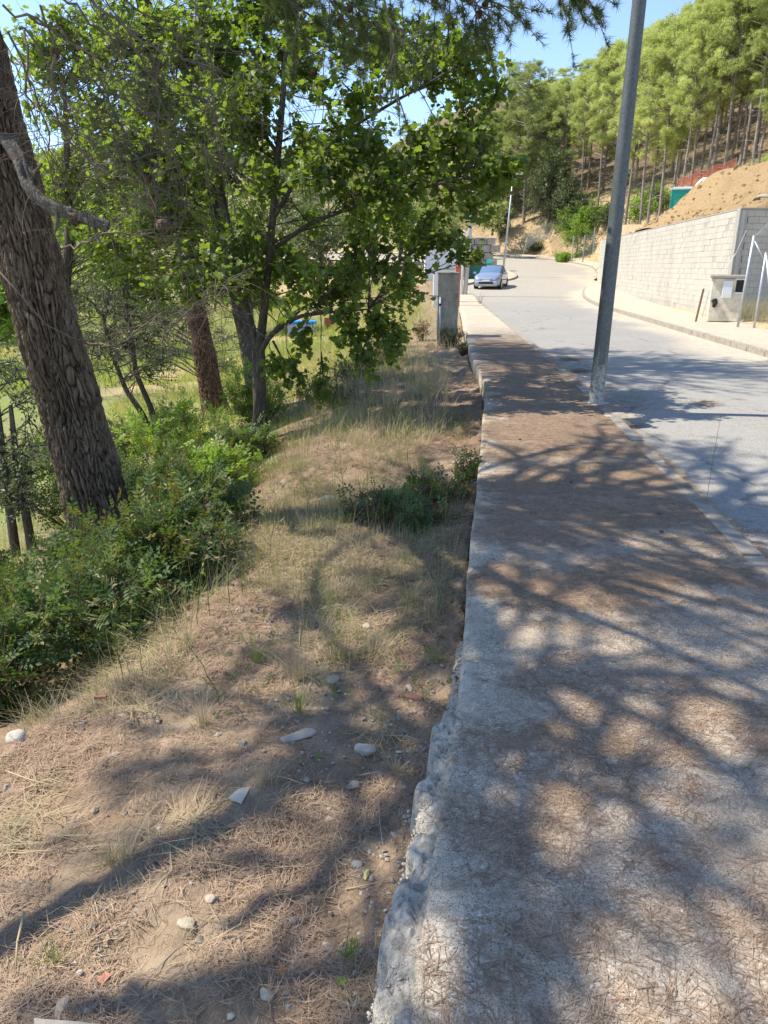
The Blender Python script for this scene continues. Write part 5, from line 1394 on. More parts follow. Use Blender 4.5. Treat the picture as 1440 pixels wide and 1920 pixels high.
for x, y in pts:
    va = FP[rg.integers(0, 6)]; s_ = fit(x, y, va, rg.uniform(.75, 1.15), abs(rg.normal())*22)
    u_ = 720+FPX*x/(y*CP)
    LB = 'slender pine behind the front row %s' % ('above the bend' if u_ < 1160 else 'between the lamp post and the green toilet' if u_ < 1270 else 'above the earth mound' if u_ < 1380 else 'at the right edge above the wire fence')
    if s_ > .38: put_pine(x, y, va, s_, LB, thin=rg.uniform(.9, 1.1)*max(1, .8/s_))
# wood across the valley, seen through the near trees
pts = []; tries = 0
while len(pts) < 78 and tries < 9000:
    tries += 1
    x, y = rg.uniform(-78, 14), rg.uniform(101, 150)
    if x < -.6*y-4: continue
    if any((x-a)**2+(y-b)**2 < 16 for a, b in pts): continue
    if float(chain_dist(np.array([x]), np.array([y]), RO)[0]) < 3: continue
    pts.append((x, y))
for x, y in pts:
    va = (FP+FD)[rg.integers(0, 8)]; s_ = fit(x, y, va, rg.uniform(.7, .95), abs(rg.normal())*15, [-200, 300, 560, 900, 950], [225, 235, 245, 262, 240])
    if s_ > .25: put_pine(x, y, va, s_, 'pine in the wood across the valley behind the near leafy tree', 'pines across the valley')

# broadleaf trees and shrubs of the middle distance
def blob_tree(x, y, H, Rr__, label, m, name='broadleaf_tree', cat='tree', group=None, n=40, per=60, size=.22, lo=.3, z=None, T=T_OVAL, trunk=.12, seed=None, bm=M_bark_grey, flat=.45):
    z = zat(x, y) if z is None else z
    t = thing(name, (x, y, z-.05), label, cat, group)
    sd_ = seed if seed is not None else int(abs(x*37+y*11))
    cl = ell(n, (0, 0, H*(lo+1)/2), (Rr__*.8, Rr__*.8, H*(1-lo)/2*.85), (Rr__*.22, Rr__*.38), sd_, flat)
    tp = [(0, 0, -.2), (.05*H*.3, 0, H*.3), (-.03*H, .02*H, H*.6), (0, 0, H*.9)]
    grow(t, tp, [trunk, trunk*.8, trunk*.5, trunk*.15], cl, T, m, bm, per, size, 7, 'leaf', 8, 0, trunk*.4, .4, .2, 'leaves')
    return t
hx, hy, hz = hit(1026, 436); blob_tree(hx, hy, .105*hy, .046*hy, 'round grey green tree at the foot of the wood beside the bend', M_oak, n=70, per=110, size=.26, lo=.12, trunk=.2)
hx, hy, hz = hit(1068, 430); blob_tree(hx, hy, .062*hy, .034*hy, 'dark oak in the shade right of the round grey green tree', M_oak, n=40, per=90, size=.26, lo=.1, trunk=.15)
hx, hy, hz = hit(938, 448); blob_tree(hx, hy, .05*hy, .022*hy, 'dark green rounded bush left of the lone pine trunk at the bend', M_mastic, 'bush', 'bush', n=40, per=110, size=.2, lo=.0)
for u, v, Y, H, r_, lb_, m in ((1080, 487, 61, 3.1, 1.45, 'bright green shrub behind the green mesh fence on the bank', M_shrubgreen), (1088, 455, 63, 2.6, 1.3, 'yellow green shrub top above the bright green shrub', M_shrubgreen),
    (1055, 500, 72, 1.3, 1.0, 'low green shrub on the sandy bank left of the bright green shrub', M_shrubgreen), (1000, 478, 78, 1.3, 1.2, 'low shrub inside the leaning mesh fence on the bank', M_oak)):
    hx, hy, hz = hit(u, v-4); k_ = hy/Y; blob_tree(hx, hy, H*k_, r_*k_, lb_, m, 'shrub', 'shrub', n=34, per=90, size=.17, lo=.0, trunk=.05)
ORD2 = ORD+['nineteenth', 'twentieth', 'twenty first', 'twenty second', 'twenty third', 'twenty fourth', 'twenty fifth']; gi = 0
GL = '%s shrub from the left in the undergrowth along the foot of the pine wood'
rg = np.random.default_rng(31)
for i in range(44):
    u = 1060+i*8.8+rg.normal()*4; Y = 68-.045*(u-1060)*1.0+rg.normal()*2.0; p = V(u, np.interp(u, [1060, 1150, 1240, 1300, 1440], [438, 412, 385, 375, 330])+rg.normal()*5, Y)
    hx, hy, hz = hit(u, np.interp(u, [1060, 1150, 1240, 1300, 1440], [452, 430, 398, 385, 338])+rg.normal()*7)
    if hy < 53 or gi > 24: continue
    gi += 1
    blob_tree(hx, hy+.6, rg.uniform(.024, .038)*hy, rg.uniform(.02, .03)*hy, GL % ORD2[gi-1], M_shrubgreen if rg.random() < .55 else M_oak, 'shrub', 'shrub', 'undergrowth shrubs at the foot of the wood', n=16, per=75, size=.2, lo=0, z=max(zat(hx, hy+.6), hz)-.15, trunk=.04)
p = V(1432, 330, 46); blob_tree(p[0], 46, 2.6, 1.3, 'young yellow green pine bush at the wire fence above the mound', M_pine_far, 'bush', 'bush', n=22, per=60, size=.22, lo=0, z=p[2]-1.2, T=T_FAR)
# bushes on the inner side of the bend, behind the car and the white wall
for q_, (u, v, Y, H, r_) in enumerate(((800, 380, 86, 6, 3), (830, 440, 62, 3, 1.6), (845, 400, 82, 5, 2.6), (880, 380, 88, 5, 2.5), (905, 350, 90, 6, 3), (925, 395, 84, 4.5, 2.2))):
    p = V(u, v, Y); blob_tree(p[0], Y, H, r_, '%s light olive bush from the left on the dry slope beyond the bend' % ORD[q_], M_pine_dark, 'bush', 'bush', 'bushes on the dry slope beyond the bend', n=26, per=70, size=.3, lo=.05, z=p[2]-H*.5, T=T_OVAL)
# trees of the valley floor and its far side
VT = sorted(((-17, 38, 9, 4.2, M_maple), (-24, 44, 10, 4.6, M_oak), (-20, 55, 11, 4.8, M_shrubgreen), (-12, 60, 9.5, 4.2, M_maple), (-5.5, 64, 9, 3.8, M_oak),
        (-2, 70, 8.5, 3.6, M_shrubgreen), (-29, 60, 12, 5.5, M_maple), (-9, 72, 11, 4.5, M_oak), (-36, 66, 13, 6, M_oak), (-17, 31, 6, 2.8, M_shrubgreen), (-12.2, 35, 6.2, 2.9, M_maple), (-7.8, 43, 6, 2.6, M_shrubgreen), (1.5, 74, 7, 3, M_shrubgreen), (-17, 74, 12, 5, M_shrubgreen), (-26, 78, 12, 5, M_maple), (-40, 85, 13, 6, M_shrubgreen)), key=lambda q: q[0]/q[1])
for i, (x, y, H, r_, m) in enumerate(VT):
    blob_tree(x, y, H, r_, '%s green tree, %s from the left in the valley beyond the meadow' % ('grey' if m is M_oak else 'mid' if m is M_maple else 'bright', ORD[i]),
              m, group='trees in the valley beyond the meadow', n=46, per=100, size=.34, lo=.16, trunk=.18)
#SECTION4

# ================================================================== undergrowth shrubs on the bank
T_SPR3 = _sprig(3, .21, .44)
def bush(x, y, r, h, label, seed, m=M_mastic, T=None, n=620, size=.12, young=.0, name='mastic_shrub', z=None, group=None, low=.0, cat='shrub'):
    T = T_SPR3 if T is None else T; rg = np.random.default_rng(seed); z = zat(x, y) if z is None else z
    t = thing(name, (x, y, z), label, cat, group)
    ns = 7 if 'spindly' in label else int(26+r*30); a = rg.uniform(0, 6.28, ns); rad_ = r*rg.random(ns)**.5*.95; hh = h*np.sqrt(np.clip(1-(rad_/r)**2*.8, .05, 1))*rg.uniform(.65, 1.12, ns)
    st = np.stack([np.cos(a)*rad_*.15, np.sin(a)*rad_*.15, np.full(ns, -.03)], -1); en = np.stack([np.cos(a)*rad_, np.sin(a)*rad_, hh], -1)
    lim = zat(x, y)-z
    md = st*.45+en*.55+np.stack([np.cos(a)*r*.12, np.sin(a)*r*.12, h*.08+0*a], -1)
    P = bez(st, md, en, 8); P += rg.normal(size=P.shape)*.012*np.linspace(0, 1, 8)[None, :, None]
    v, f = tubes(P, np.linspace(.007, .0022, 8)[None]*np.ones((ns, 1)), 4)
    j = np.repeat(np.arange(ns), 2 if ns == 7 else 7); k = rg.integers(2, 8, len(j)); s0 = P[j, k]; D = norm(rg.normal(size=(len(j), 3))*.7+norm(en-st)[j]*.5+[0, 0, .1]); e = s0+D*rg.uniform(.12, .3, len(j))[:, None]*min(1.2, r*1.8)
    P2 = bez(s0, s0*.5+e*.5+[0, 0, .02], e, 4); v2, f2 = tubes(P2, np.linspace(.003, .0013, 4)[None]*np.ones((len(j), 1)), 3)
    mb = MB(); mb.add(v, f); mb.add(v2, f2); mb.build('stems', simple('reddish_stem', (.15, .08, .05), .8) if 'reddish_stem' not in bpy.data.materials else bpy.data.materials['reddish_stem'], t, True)['kind'] = 'stuff'
    i1 = rg.integers(0, len(j), n); a1 = rg.random(n)*3; kk = np.minimum(a1.astype(int), 2); fr = (a1-kk)[:, None]
    Q = P2[i1, kk]*(1-fr)+P2[i1, kk+1]*fr; Q = Q+rg.normal(size=Q.shape)*.015
    k0 = Q[:, 2] < low*h
    Dl = norm(norm(P2[i1, 3]-P2[i1, 0])*.6+rg.normal(size=(n, 3))*.6+[0, 0, .15]); roll = norm(rg.normal(size=(n, 3))*.5+[0, 0, 1])
    hi = Q[:, 2]/h; tint = np.clip(rg.normal(.45, .22, n)+.15*(hi-.5), 0, 1)
    yg = (rg.random(n) < young*(.3+hi)) & (hi > .45)
    sz = size*rg.uniform(.65, 1.15, n)
    leaves(Q[~yg & ~k0], Dl[~yg & ~k0], roll[~yg & ~k0], sz[~yg & ~k0], T, m, 'leaves', t, tint[~yg & ~k0])
    if yg.sum() > 3: leaves(Q[yg], Dl[yg]+[0, 0, .6], roll[yg], sz[yg]*.9, T, M_mastic_young, 'young_leaves', t, tint[yg])
    return t
SH = [(-2.25, 3.45, .50, .62, 'dark glossy mastic shrub lowest at the left edge of the frame', 900, .10, M_mastic),
      (-1.72, 3.95, .48, .52, 'mastic shrub in the shade right beside the lowest left one', 950, .12, M_mastic),
      (-2.75, 4.3, .60, .60, 'mastic shrub with reddish stems in front of the big pine at the left edge', 1000, .22, M_mastic),
      (-1.38, 4.55, .42, .58, 'mastic shrub with yellowish shoots beside the sunny verge', 850, .30, M_mastic),
      (-2.05, 4.85, .55, .50, 'dense dark mastic shrub at the foot of the big pine', 760, .18, M_mastic),
      (-3.35, 5.1, .65, .68, 'bushy mastic shrub left of the foot of the big pine', 900, .3, M_mastic),
      (-1.5, 5.5, .44, .52, 'mastic shrub among dry grass stems right of the big pine', 800, .2, M_mastic),
      (-1.95, 6.4, .60, .62, 'dense mastic shrub behind the big pine on its right', 1000, .12, M_mastic),
      (-1.75, 7.5, .48, .5, 'mid green shrub in front of the slim forked trunk', 800, .1, M_shrubgreen),
      (-2.7, 7.7, .75, .75, 'broad green shrub between the big pine and the forked tree', 1100, .1, M_mastic),
      (-3.1, 10.6, .8, .95, 'sunlit leafy shrub in front of the reddish pine trunk', 900, .05, M_shrubgreen),
      (-1.75, 9.0, .35, .38, 'small shrub at the foot of the forked tree', 520, .05, M_mastic),
      (-3.9, 8.6, .8, 1.0, 'wide mid green shrub behind the big pine trunk', 900, .05, M_mastic),
      (-2.2, 12.4, .7, 1.0, 'light green shrub behind the forked tree', 700, .02, M_shrubgreen)]
for i, (x, y, r_, h, lb_, n, yg, m) in enumerate(SH):
    bush(x, y, r_, h, lb_, 300+i, m, n=int(n*.8), young=yg, size=.125 if y < 7 else .15, group='shrubs on the bank')
bush(-.05, 5.35, .32, .15, 'low spreading mastic sprig on the verge left of the pavement rim', 401, n=170, size=.10, young=.12)
bush(.42, 5.75, .30, .18, 'low dark mastic sprig leaning over the pavement rim', 402, n=170, size=.10, young=.12)
bush(.25, 5.05, .22, .22, 'small grey green mastic sprig nearest the viewer beside the pavement', 403, n=180, size=.09, young=0)
bush(.74, 6.0, .16, .24, 'little tuft of mastic leaves touching the pavement edge', 404, n=110, size=.09, young=0)
x, y = G(842, 640, -.15); bush(x+.02, y-.35, .33, .5, 'weedy green plant at the foot of the grey pillar', 405, M_oak, T_OVAL, 900, .05, 0, 'weed', cat='weed')
x, y = G(868, 655, -.1); bush(x, y, .16, .3, 'small weed at the pavement rim in front of the pillar', 406, M_oak, T_OVAL, 260, .05, 0, 'weed', cat='weed')
x, y = G(900, 570, 0); bush(x, y, .20, .6, 'dry spindly weed growing out of the kerb beyond the pillar', 407, M_straw, T_OVAL, 26, .05, 0, 'weed', z=0, cat='weed')
for i, (u, v, r_) in enumerate(((700, 700, .4), (660, 720, .5), (745, 665, .35), (610, 760, .5), (790, 655, .3))):
    x, y = G(u, v, -.5); bush(x, y, r_, .5, ['small dry grey shrub on the bank beneath the hanging leaves', 'dry tangled shrub low on the bank edge', 'pale dry shrub on the crest of the bank', 'tangled bramble right of the forked trunk', 'dry shrub on the bank near the pillar'][i], 420+i, M_oak if i % 2 else M_straw, T_OVAL, 800, .06, 0, 'dry_shrub')
LBP = [(x_-(y_-12)*.12, y_) for x_, y_ in zip(RNG.uniform(-8, -2.6, 11), RNG.uniform(12, 24, 11))]
for i, (x, y) in enumerate(sorted(LBP, key=lambda q: q[0]/q[1])):
    bush(x, y, RNG.uniform(.4, .8), RNG.uniform(.4, .8), 'low green bush on the shaded valley floor, %s from the left' % ORD[i], 440+i, M_shrubgreen if i % 2 else M_oak, T_OVAL, 420, .12, 0, 'bush', group='low bushes under the pines', cat='bush')

# ================================================================== grasses (stuff)
def blades(P, n_per, hgt, w, spread, lean, name, m, seed, tint=(.5, .25), seg=3, rj=.5, droop=.5):
    rg = np.random.default_rng(seed); N = len(P)*n_per; i = np.repeat(np.arange(len(P)), n_per)
    H = np.broadcast_to(np.asarray(hgt, float), (len(P),))[i]*rg.uniform(.35, 1.1, N)
    a = rg.uniform(0, 6.28, N); r_ = np.abs(rg.normal(size=N))*spread; root = P[i]+np.stack([np.cos(a)*r_, np.sin(a)*r_, 0*a], -1)
    root[:, 2] = P[i, 2]
    ln = np.abs(rg.normal(size=N))*lean; b = a+rg.normal(size=N)*rj; dx = np.stack([np.cos(b), np.sin(b), 0*b], -1)
    t = np.linspace(0, 1, seg+1)
    C = root[:, None]+dx[:, None]*(ln*H)[:, None, None]*(t**1.6)[None, :, None]*1.2
    C[..., 2] += H[:, None]*(t-droop*np.minimum(ln, 1.2)[:, None]*t**2*.75)
    sd_ = np.stack([-np.sin(b+rg.normal(size=N)), np.cos(b), 0*b], -1); W_ = np.asarray(w)*(1-t*.85)[None, :]*np.ones((N, 1))/2
    L_ = C-sd_[:, None]*W_[..., None]; R_ = C+sd_[:, None]*W_[..., None]
    v = np.stack([L_, R_], 2).reshape(N, -1, 3); k = 2*(seg+1); f = np.array([[2*q, 2*q+1, 2*q+3, 2*q+2] for q in range(seg)])
    F = f[None]+(np.arange(N)*k)[:, None, None]
    tn = np.clip(rg.normal(tint[0], tint[1], N), 0, 1)
    o = obj(name, mesh(name, v.reshape(-1, 3), F.reshape(-1, 4), m, False, {'tint': np.repeat(tn, k)})); o['kind'] = 'stuff'; return o
def on_ground(u0, u1, v0, v1, n, zg=-.25, f=None, seed=0):
    """random ground points inside a picture-sized region of the place"""
    rg = np.random.default_rng(seed); u = rg.uniform(u0, u1, n); v = rg.uniform(v0, v1, n)
    x, fw, d = ray(u, v); t = (CAMZ-zg)/d; X, Y = x*t, fw*t
    k = X < xsl(Y)-.04
    X, Y = X[k], Y[k]
    if f is not None: k = f(X, Y); X, Y = X[k], Y[k]
    return np.stack([X, Y, gz(X, Y)-.005], -1)
def uniform_ground(x0, x1, y0, y1, n, seed, f=None, off=.03):
    rg = np.random.default_rng(seed); X = rg.uniform(x0, x1, n); Y = rg.uniform(y0, y1, n); k = X < xsl(Y)-off; X, Y = X[k], Y[k]
    if f is not None: k = f(X, Y); X, Y = X[k], Y[k]
    return np.stack([X, Y, gz(X, Y)-.005], -1)
clump = lambda s_, th, sc=1.6: (lambda X, Y: fbm(X*sc, Y*sc, 0, 3, s_) > th)
verge_grass = lambda X, Y: (fbm(X*1.5, Y*1.2, 0, 3, 100)+.25*smooth(2.2, 4.2, Y)+.15 > .02) & (xsl(Y)-X > .12)
blades(uniform_ground(-2.0, 1.6, 2.35, 9.5, 1700, 1, verge_grass), 26, .15, .0030, .05, .75, 'dry_grass', M_straw, 1, (.45, .3))
blades(uniform_ground(-2.2, 1.6, 2.5, 9.5, 620, 2, verge_grass), 20, .16, .0030, .05, .6, 'green_grass', M_grass, 2)
blades(uniform_ground(-1.6, 1.0, 1.1, 2.6, 26, 3, clump(104, .1)), 24, .08, .0024, .03, .9, 'dry_grass', M_straw, 3)
blades(uniform_ground(-1.6, .9, 2.8, 5.4, 90, 4), 10, .38, .0022, .06, .35, 'tall_dry_grass', M_straw, 4, (.6, .2), 5)
blades(uniform_ground(-1.7, .2, 3.3, 6.5, 60, 5, lambda X, Y: xsl(Y)-X > 1.05), 16, .42, .0032, .09, .45, 'tall_green_grass', M_grass, 5, (.55, .2), 5)
blades(uniform_ground(-1.2, 2.0, 7.5, 17, 420, 6, lambda X, Y: xsl(Y)-X > .5), 22, .34, .005, .10, .5, 'tall_dry_grass', M_straw, 6, (.6, .25))
blades(uniform_ground(-1.2, 2.0, 7.5, 17, 200, 7, lambda X, Y: xsl(Y)-X > .8), 16, .34, .005, .10, .5, 'tall_green_grass', M_grass, 7, (.6, .25))
blades(uniform_ground(-8, 1.0, 13, 30, 1500, 8, lambda X, Y: xsl(Y)-X > 1.5), 14, .40, .012, .16, .5, 'meadow_grass', M_meadow, 8, (.55, .25), 2)
blades(uniform_ground(-26, 2.0, 24, 62, 4200, 9, lambda X, Y: xsl(Y)-X > 1.5), 9, .50, .032, .35, .5, 'meadow_grass', M_meadow, 9, (.6, .25), 2)
blades(uniform_ground(-6, 3.2, 17, 45, 900, 10, lambda X, Y: (xsl(Y)-X > .2) & (xsl(Y)-X < 6)), 14, .45, .014, .2, .5, 'dry_bank_grass', M_straw, 10, (.75, .2), 2)
blades(uniform_ground(-5, -.6, 3.0, 13, 500, 11, lambda X, Y: xsl(Y)-X > 1.9), 16, .28, .005, .1, .5, 'bank_grass', M_grass, 11, (.45, .25))
# the two tufts close to the viewer and the bright tuft further up
for u, v, h_, nb_, m, sd_ in ((205, 1600, .13, 80, M_straw, 20), (232, 1605, .14, 60, M_straw, 21), (100, 1790, .12, 40, M_grass, 22), (500, 1470, .12, 60, M_straw, 23), (380, 1340, .22, 70, M_straw, 24), (560, 1280, .26, 80, M_straw, 25),
                             (480, 1240, .24, 60, M_grass, 26), (640, 1240, .2, 60, M_grass, 27), (700, 1230, .16, 50, M_straw, 28), (790, 870, .2, 60, M_grass, 29), (820, 1250, .12, 60, M_grass, 30), (740, 1440, .1, 60, M_straw, 31), (560, 1340, .24, 60, M_grass, 32), (620, 1130, .2, 60, M_grass, 33), (350, 1200, .25, 50, M_straw, 34)):
    x, y = G(u, v, -.22); blades(np.array([[x, y, zat(x, y)-.005]]), nb_, h_, .0026, .025, .7, 'grass_tuft', m, sd_, (.7, .2), 4)
# green litter weeds: small creeping leaves
P = on_ground(400, 900, 1050, 1340, 150, seed=12); o = leaves(P+[0, 0, .02], norm(RNG.normal(size=(len(P), 3))+[0, 0, .4]), norm(RNG.normal(size=(len(P), 3))*.4+[0, 0, 1]), np.full(len(P), .05), T_SPRIG, M_mastic, 'creeping_weeds', None)

# tall grass stalk with seed head in front of the shrubs
def seed_stalk(u, v, H, label, seed, lean=(0, 0), n=9, z=-.4):
    rg = np.random.default_rng(seed); x, y = G(u, v, z); b = np.array([x, y, zat(x, y)])
    t = thing('grass_stalk', tuple(b), label, 'grass stalk', 'tall flowering grass stalks')
    L = np.linspace(0, 1, 9); P = np.stack([lean[0]*L**1.5, lean[1]*L**1.5, H*L], -1); P[1:-1] += rg.normal(size=(7, 3))*.004
    mb = MB(); mb.tube(P, np.linspace(.0026, .0011, 9), 5, False); mb.build('stem', M_grass, t)
    tv, tf = T_OVAL; PP, DD = [], []; mb = MB()
    for i in range(n):
        q = .55+.45*i/(n-1); p = np.array([np.interp(q, L, P[:, k]) for k in range(3)]); a = rg.uniform(0, 6.28); ln = rg.uniform(.04, .14)*(1.3-q*.6)
        d = np.array([math.cos(a), math.sin(a), rg.uniform(.1, .9)]); d /= np.linalg.norm(d); e = p+d*ln; mb.tube([p, p+d*ln*.5+[0, 0, .01], e], .0011, 3, False)
        for k in range(4): PP.append(p+d*ln*(.6+.16*k)); DD.append(d+rg.normal(size=3)*.25)
    mb.build('branchlets', M_grass, t)['kind'] = 'stuff'
    v_, f_ = scatter(tv*[.35, 1, 1], tf, np.array(PP), frames(np.array(DD)), rg.uniform(.022, .045, len(PP)))
    o = obj('seed_head', mesh('seed_head', v_, f_, M_straw, False, {'tint': np.repeat(rg.random(len(PP)), 6)}), t); o['kind'] = 'stuff'
    mb = MB()
    for i in range(3):
        q = .15+.12*i; p = np.array([np.interp(q, L, P[:, k]) for k in range(3)]); a = rg.uniform(0, 6.28); d = np.array([math.cos(a), math.sin(a), 1.1])
        s_ = np.array([-math.sin(a), math.cos(a), 0])*.003; e = p+d*.1; mb.add([p-s_, p+s_, p+d*.06-s_, p+d*.06+s_, e+[0, 0, -.03]], [[0, 1, 3, 2]]); mb.add([p+d*.06-s_, p+d*.06+s_, e+[0, 0, -.03]], [[0, 1, 2]])
    mb.build('leaf_blades', M_grass, t)['kind'] = 'stuff'
seed_stalk(232, 1290, .60, 'tallest flowering grass stalk in front of the dark mastic shrubs', 1, (-.02, 0), 13)
for i, (u, v, H, lb_) in enumerate(((268, 1262, .26, 'short bare grass stalk right of the tallest one'), (335, 1205, .30, 'thin grass stalk before the shrub with yellowish shoots'), (395, 1170, .62, 'tall grass stalk leaning at the end of the shrubs'),
        (372, 1190, .55, 'grass stalk with drooping seeds beside the leaning one'), (430, 1150, .5, 'grass stalk at the sunny edge of the verge'), (455, 1120, .62, 'tall stalk over the tangled green grass'), (508, 1060, .5, 'stalk with pale seeds beside the tangled green grass'),
        (415, 1335, .34, 'pale stalk standing alone in the dry needles'), (645, 960, .55, 'long thin stalk on the verge below the hanging leaves'), (690, 1000, .45, 'bent stalk near the grey stone'), (560, 1270, .42, 'stalk in the middle of the dry verge'), (765, 900, .5, 'stalk behind the low mastic sprigs'))):
    seed_stalk(u, v, H, lb_, 2+i, (RNG.uniform(-.14, .14), RNG.uniform(-.1, .1)), 7, -.3)
x, y = G(1335, 935, 0); t = thing('kerb_stalk', (2.36, y, 0), 'single thin dry stalk standing up from the kerb joint', 'grass stalk')
mb = MB(); mb.tube([(0, 0, -.01), (.0, .0, .3), (.01, 0, .62)], [.002, .0018, .001], 4); mb.build('stem', M_straw, t)
mb = MB(); mb.tube([(.0, .0, .35), (.02, 0, .41)], [.003, .001], 4); mb.build('seed', M_straw, t)
# wispy fern-like seedling on the near verge
x, y = G(648, 1790, -.2); z = zat(x, y); t = thing('seedling', (x, y, z), 'feathery bright green seedling near the broken concrete rim', 'seedling')
rg = np.random.default_rng(3); mb = MB(); PP, DD = [], []
for i in range(7):
    a = rg.uniform(0, 6.28); d = np.array([math.cos(a)*.5, math.sin(a)*.5, 1]); d /= np.linalg.norm(d); L = rg.uniform(.05, .12)
    mb.tube([(0, 0, 0), d*L*.5, d*L+[0, 0, -.01]], .0009, 3, False)
    for k in range(12): q = d*L*(.2+.8*k/12); PP.append(q); DD.append(norm(d+rg.normal(size=3)*.9))
mb.build('stems', M_grass, t)['kind'] = 'stuff'
v_, f_ = scatter(T_OVAL[0]*[.25, 1, 1], T_OVAL[1], np.array(PP), frames(np.array(DD)), rg.uniform(.012, .026, len(PP)))
obj('leaves', mesh('leaves', v_, f_, M_shrubgreen, False, {'tint': np.repeat(rg.random(len(PP)), 6)}), t)['kind'] = 'stuff'
for i, (u, v, lb_) in enumerate(((640, 1838, 'tiny round leaved seedling below the feathery one'), (722, 1785, 'tiny dark green seedling at the concrete rim'), (598, 1418, 'tiny bright seedling beside the pale slab'))):
    x, y = G(u, v, -.2); z = zat(x, y); P = np.zeros((7, 3))+[0, 0, .008]; D = np.stack([np.cos(np.arange(7)), np.sin(np.arange(7)), .5+0*np.arange(7)], -1)
    v_, f_ = scatter(T_OVAL[0]*[1.6, 1, 1], T_OVAL[1], P, frames(D, np.tile([0, 0, 1.], (7, 1))), np.full(7, .017))
    o = obj('seedling', mesh('seedling', v_, f_, M_shrubgreen, False, {'tint': np.repeat(np.linspace(.2, .9, 7), 6)}), None, (x, y, z+.002)); tag(o, lb_, 'seedling')

# ================================================================== fallen pine needles (stuff)
def needles(P, L, w, name, seed, lift=.004, bend=.18, tint=(.5, .25), tilt=.12, m=M_needle):
    rg = np.random.default_rng(seed); N = len(P); a = rg.uniform(0, 6.28, N)
    vs, ts = [], []
    for s_ in (-1, 1):
        b = a+s_*rg.uniform(.03, .25, N); Ln = L*rg.uniform(.6, 1.15, N); d = np.stack([np.cos(b), np.sin(b), rg.normal(size=N)*tilt], -1); sd_ = np.stack([-np.sin(b), np.cos(b), 0*b], -1)
        c = (rg.normal(size=N)*bend*Ln)[:, None]*sd_
        p0 = P; p1 = P+d*Ln[:, None]*.5+c; p2 = P+d*Ln[:, None]; ww = sd_*(w/2)
        vs.append(np.stack([p0-ww, p0+ww, p1-ww, p1+ww, p2-ww*.5, p2+ww*.5], 1))
    v = np.concatenate(vs, 1); f = np.array([[0, 1, 3, 2], [2, 3, 5, 4], [6, 7, 9, 8], [8, 9, 11, 10]]); F = f[None]+(np.arange(N)*12)[:, None, None]
    v = v+[0, 0, lift]
    o = obj(name, mesh(name, v.reshape(-1, 3), F.reshape(-1, 4), m, False, {'tint': np.repeat(np.clip(rg.normal(*tint, N), 0, 1), 12)})); o['kind'] = 'stuff'; return o
nd = lambda th: (lambda X, Y: fbm(X*3.2, Y*3.2, 0, 4, 120)+.35*fbm(X*.9, Y*.9, 0, 2, 121) > th+RNG.normal(size=X.shape)*.35)
# verge
needles(uniform_ground(-1.6, .7, .95, 3.6, 46000, 40, nd(.15), .015)+[0, 0, .005], .075, .0017, 'verge_needles', 41, .006, tint=(.45, .32), tilt=.2)
needles(uniform_ground(-1.6, 1.3, 3.6, 9.0, 42000, 42, nd(-.1), .015)+[0, 0, .005], .085, .003, 'verge_needles', 43, .005)
needles(uniform_ground(-.8, 1.9, 9.0, 15.0, 9000, 44, nd(-.3), .015)+[0, 0, .005], .10, .006, 'verge_needles', 45, .006)
needles(uniform_ground(-3.2, -.6, 3.0, 9.0, 9000, 46)+[0, 0, .005], .09, .003, 'bank_needles', 47, .006)
# pavement
def pave_pts(y0, y1, n, seed, th, k=3.0):
    rg = np.random.default_rng(seed); Y = rg.uniform(y0, y1, n); fr = rg.random(n); xl, xr = xsl(Y), np.interp(Y, KL[:, 1][:14], KL[:, 0][:14])
    X = xl+.01+(xr-xl+.12)*fr
    w_ = .8*fbm(X*1.1*k/3, Y*2.8*k/3, 0, 4, 130)+.55*fbm(X*5, Y*11, 0, 3, 131)+.22*smooth(3.0, 8, Y)-.55*np.exp(-((X-xl)/.16)**2)-.18*smooth(2.6, 1.2, Y)
    kk = w_ > th+rg.normal(size=n)*.5; X, Y = X[kk], Y[kk]
    z = np.where(X < np.interp(Y, KL[:, 1][:14], KL[:, 0][:14]), pave_z(X, Y), ROADZ+.01)
    return np.stack([X, Y, z], -1)
needles(pave_pts(.9, 3.6, 40000, 50, .20), .08, .0016, 'pavement_needles', 51, .003, tilt=.06, tint=(.5, .33))
needles(pave_pts(3.2, 7.5, 62000, 52, .12), .085, .0026, 'pavement_needles', 53, .003, tilt=.06, tint=(.5, .33))
needles(pave_pts(7.0, 17, 42000, 54, -.05), .10, .0045, 'pavement_needles', 55, .004, tilt=.03, tint=(.5, .25))
# road margin
rg = np.random.default_rng(60); Y = rg.uniform(3, 16, 5200); X = np.interp(Y, KL[:, 1][:14], KL[:, 0][:14])+.02+np.abs(rg.normal(size=5200))*.5
kk = fbm(X*1.2, Y*.5, 0, 3, 132) > -.1; needles(np.stack([X, Y, 0*X+ROADZ+.006+.012*np.minimum((X-2.5)/2, 1)], -1)[kk], .09, .003, 'road_needles', 61, .008, tilt=.02)
for i, (u, v, rr_) in enumerate(((1070, 675, .20), (1090, 697, .2), (1333, 760, .22))):
    x, y = G(u, v, ROADZ); n = 900; a = rg.uniform(0, 6.28, n); q = np.abs(rg.normal(size=n))*rr_*.6
    needles(np.stack([x+np.cos(a)*q, y+np.sin(a)*q*1.2, np.full(n, ROADZ+.014)], -1), .07, .005, 'needle_heap', 62+i, .012, tilt=.05, tint=(.3, .2))
# tangled dead grass lying on the verge
needles(uniform_ground(-1.4, .9, 1.9, 6.5, 9000, 70, verge_grass)+[0, 0, .012], .20, .0028, 'flattened_straw', 71, .01, .25, (.6, .2), .10, M_straw)

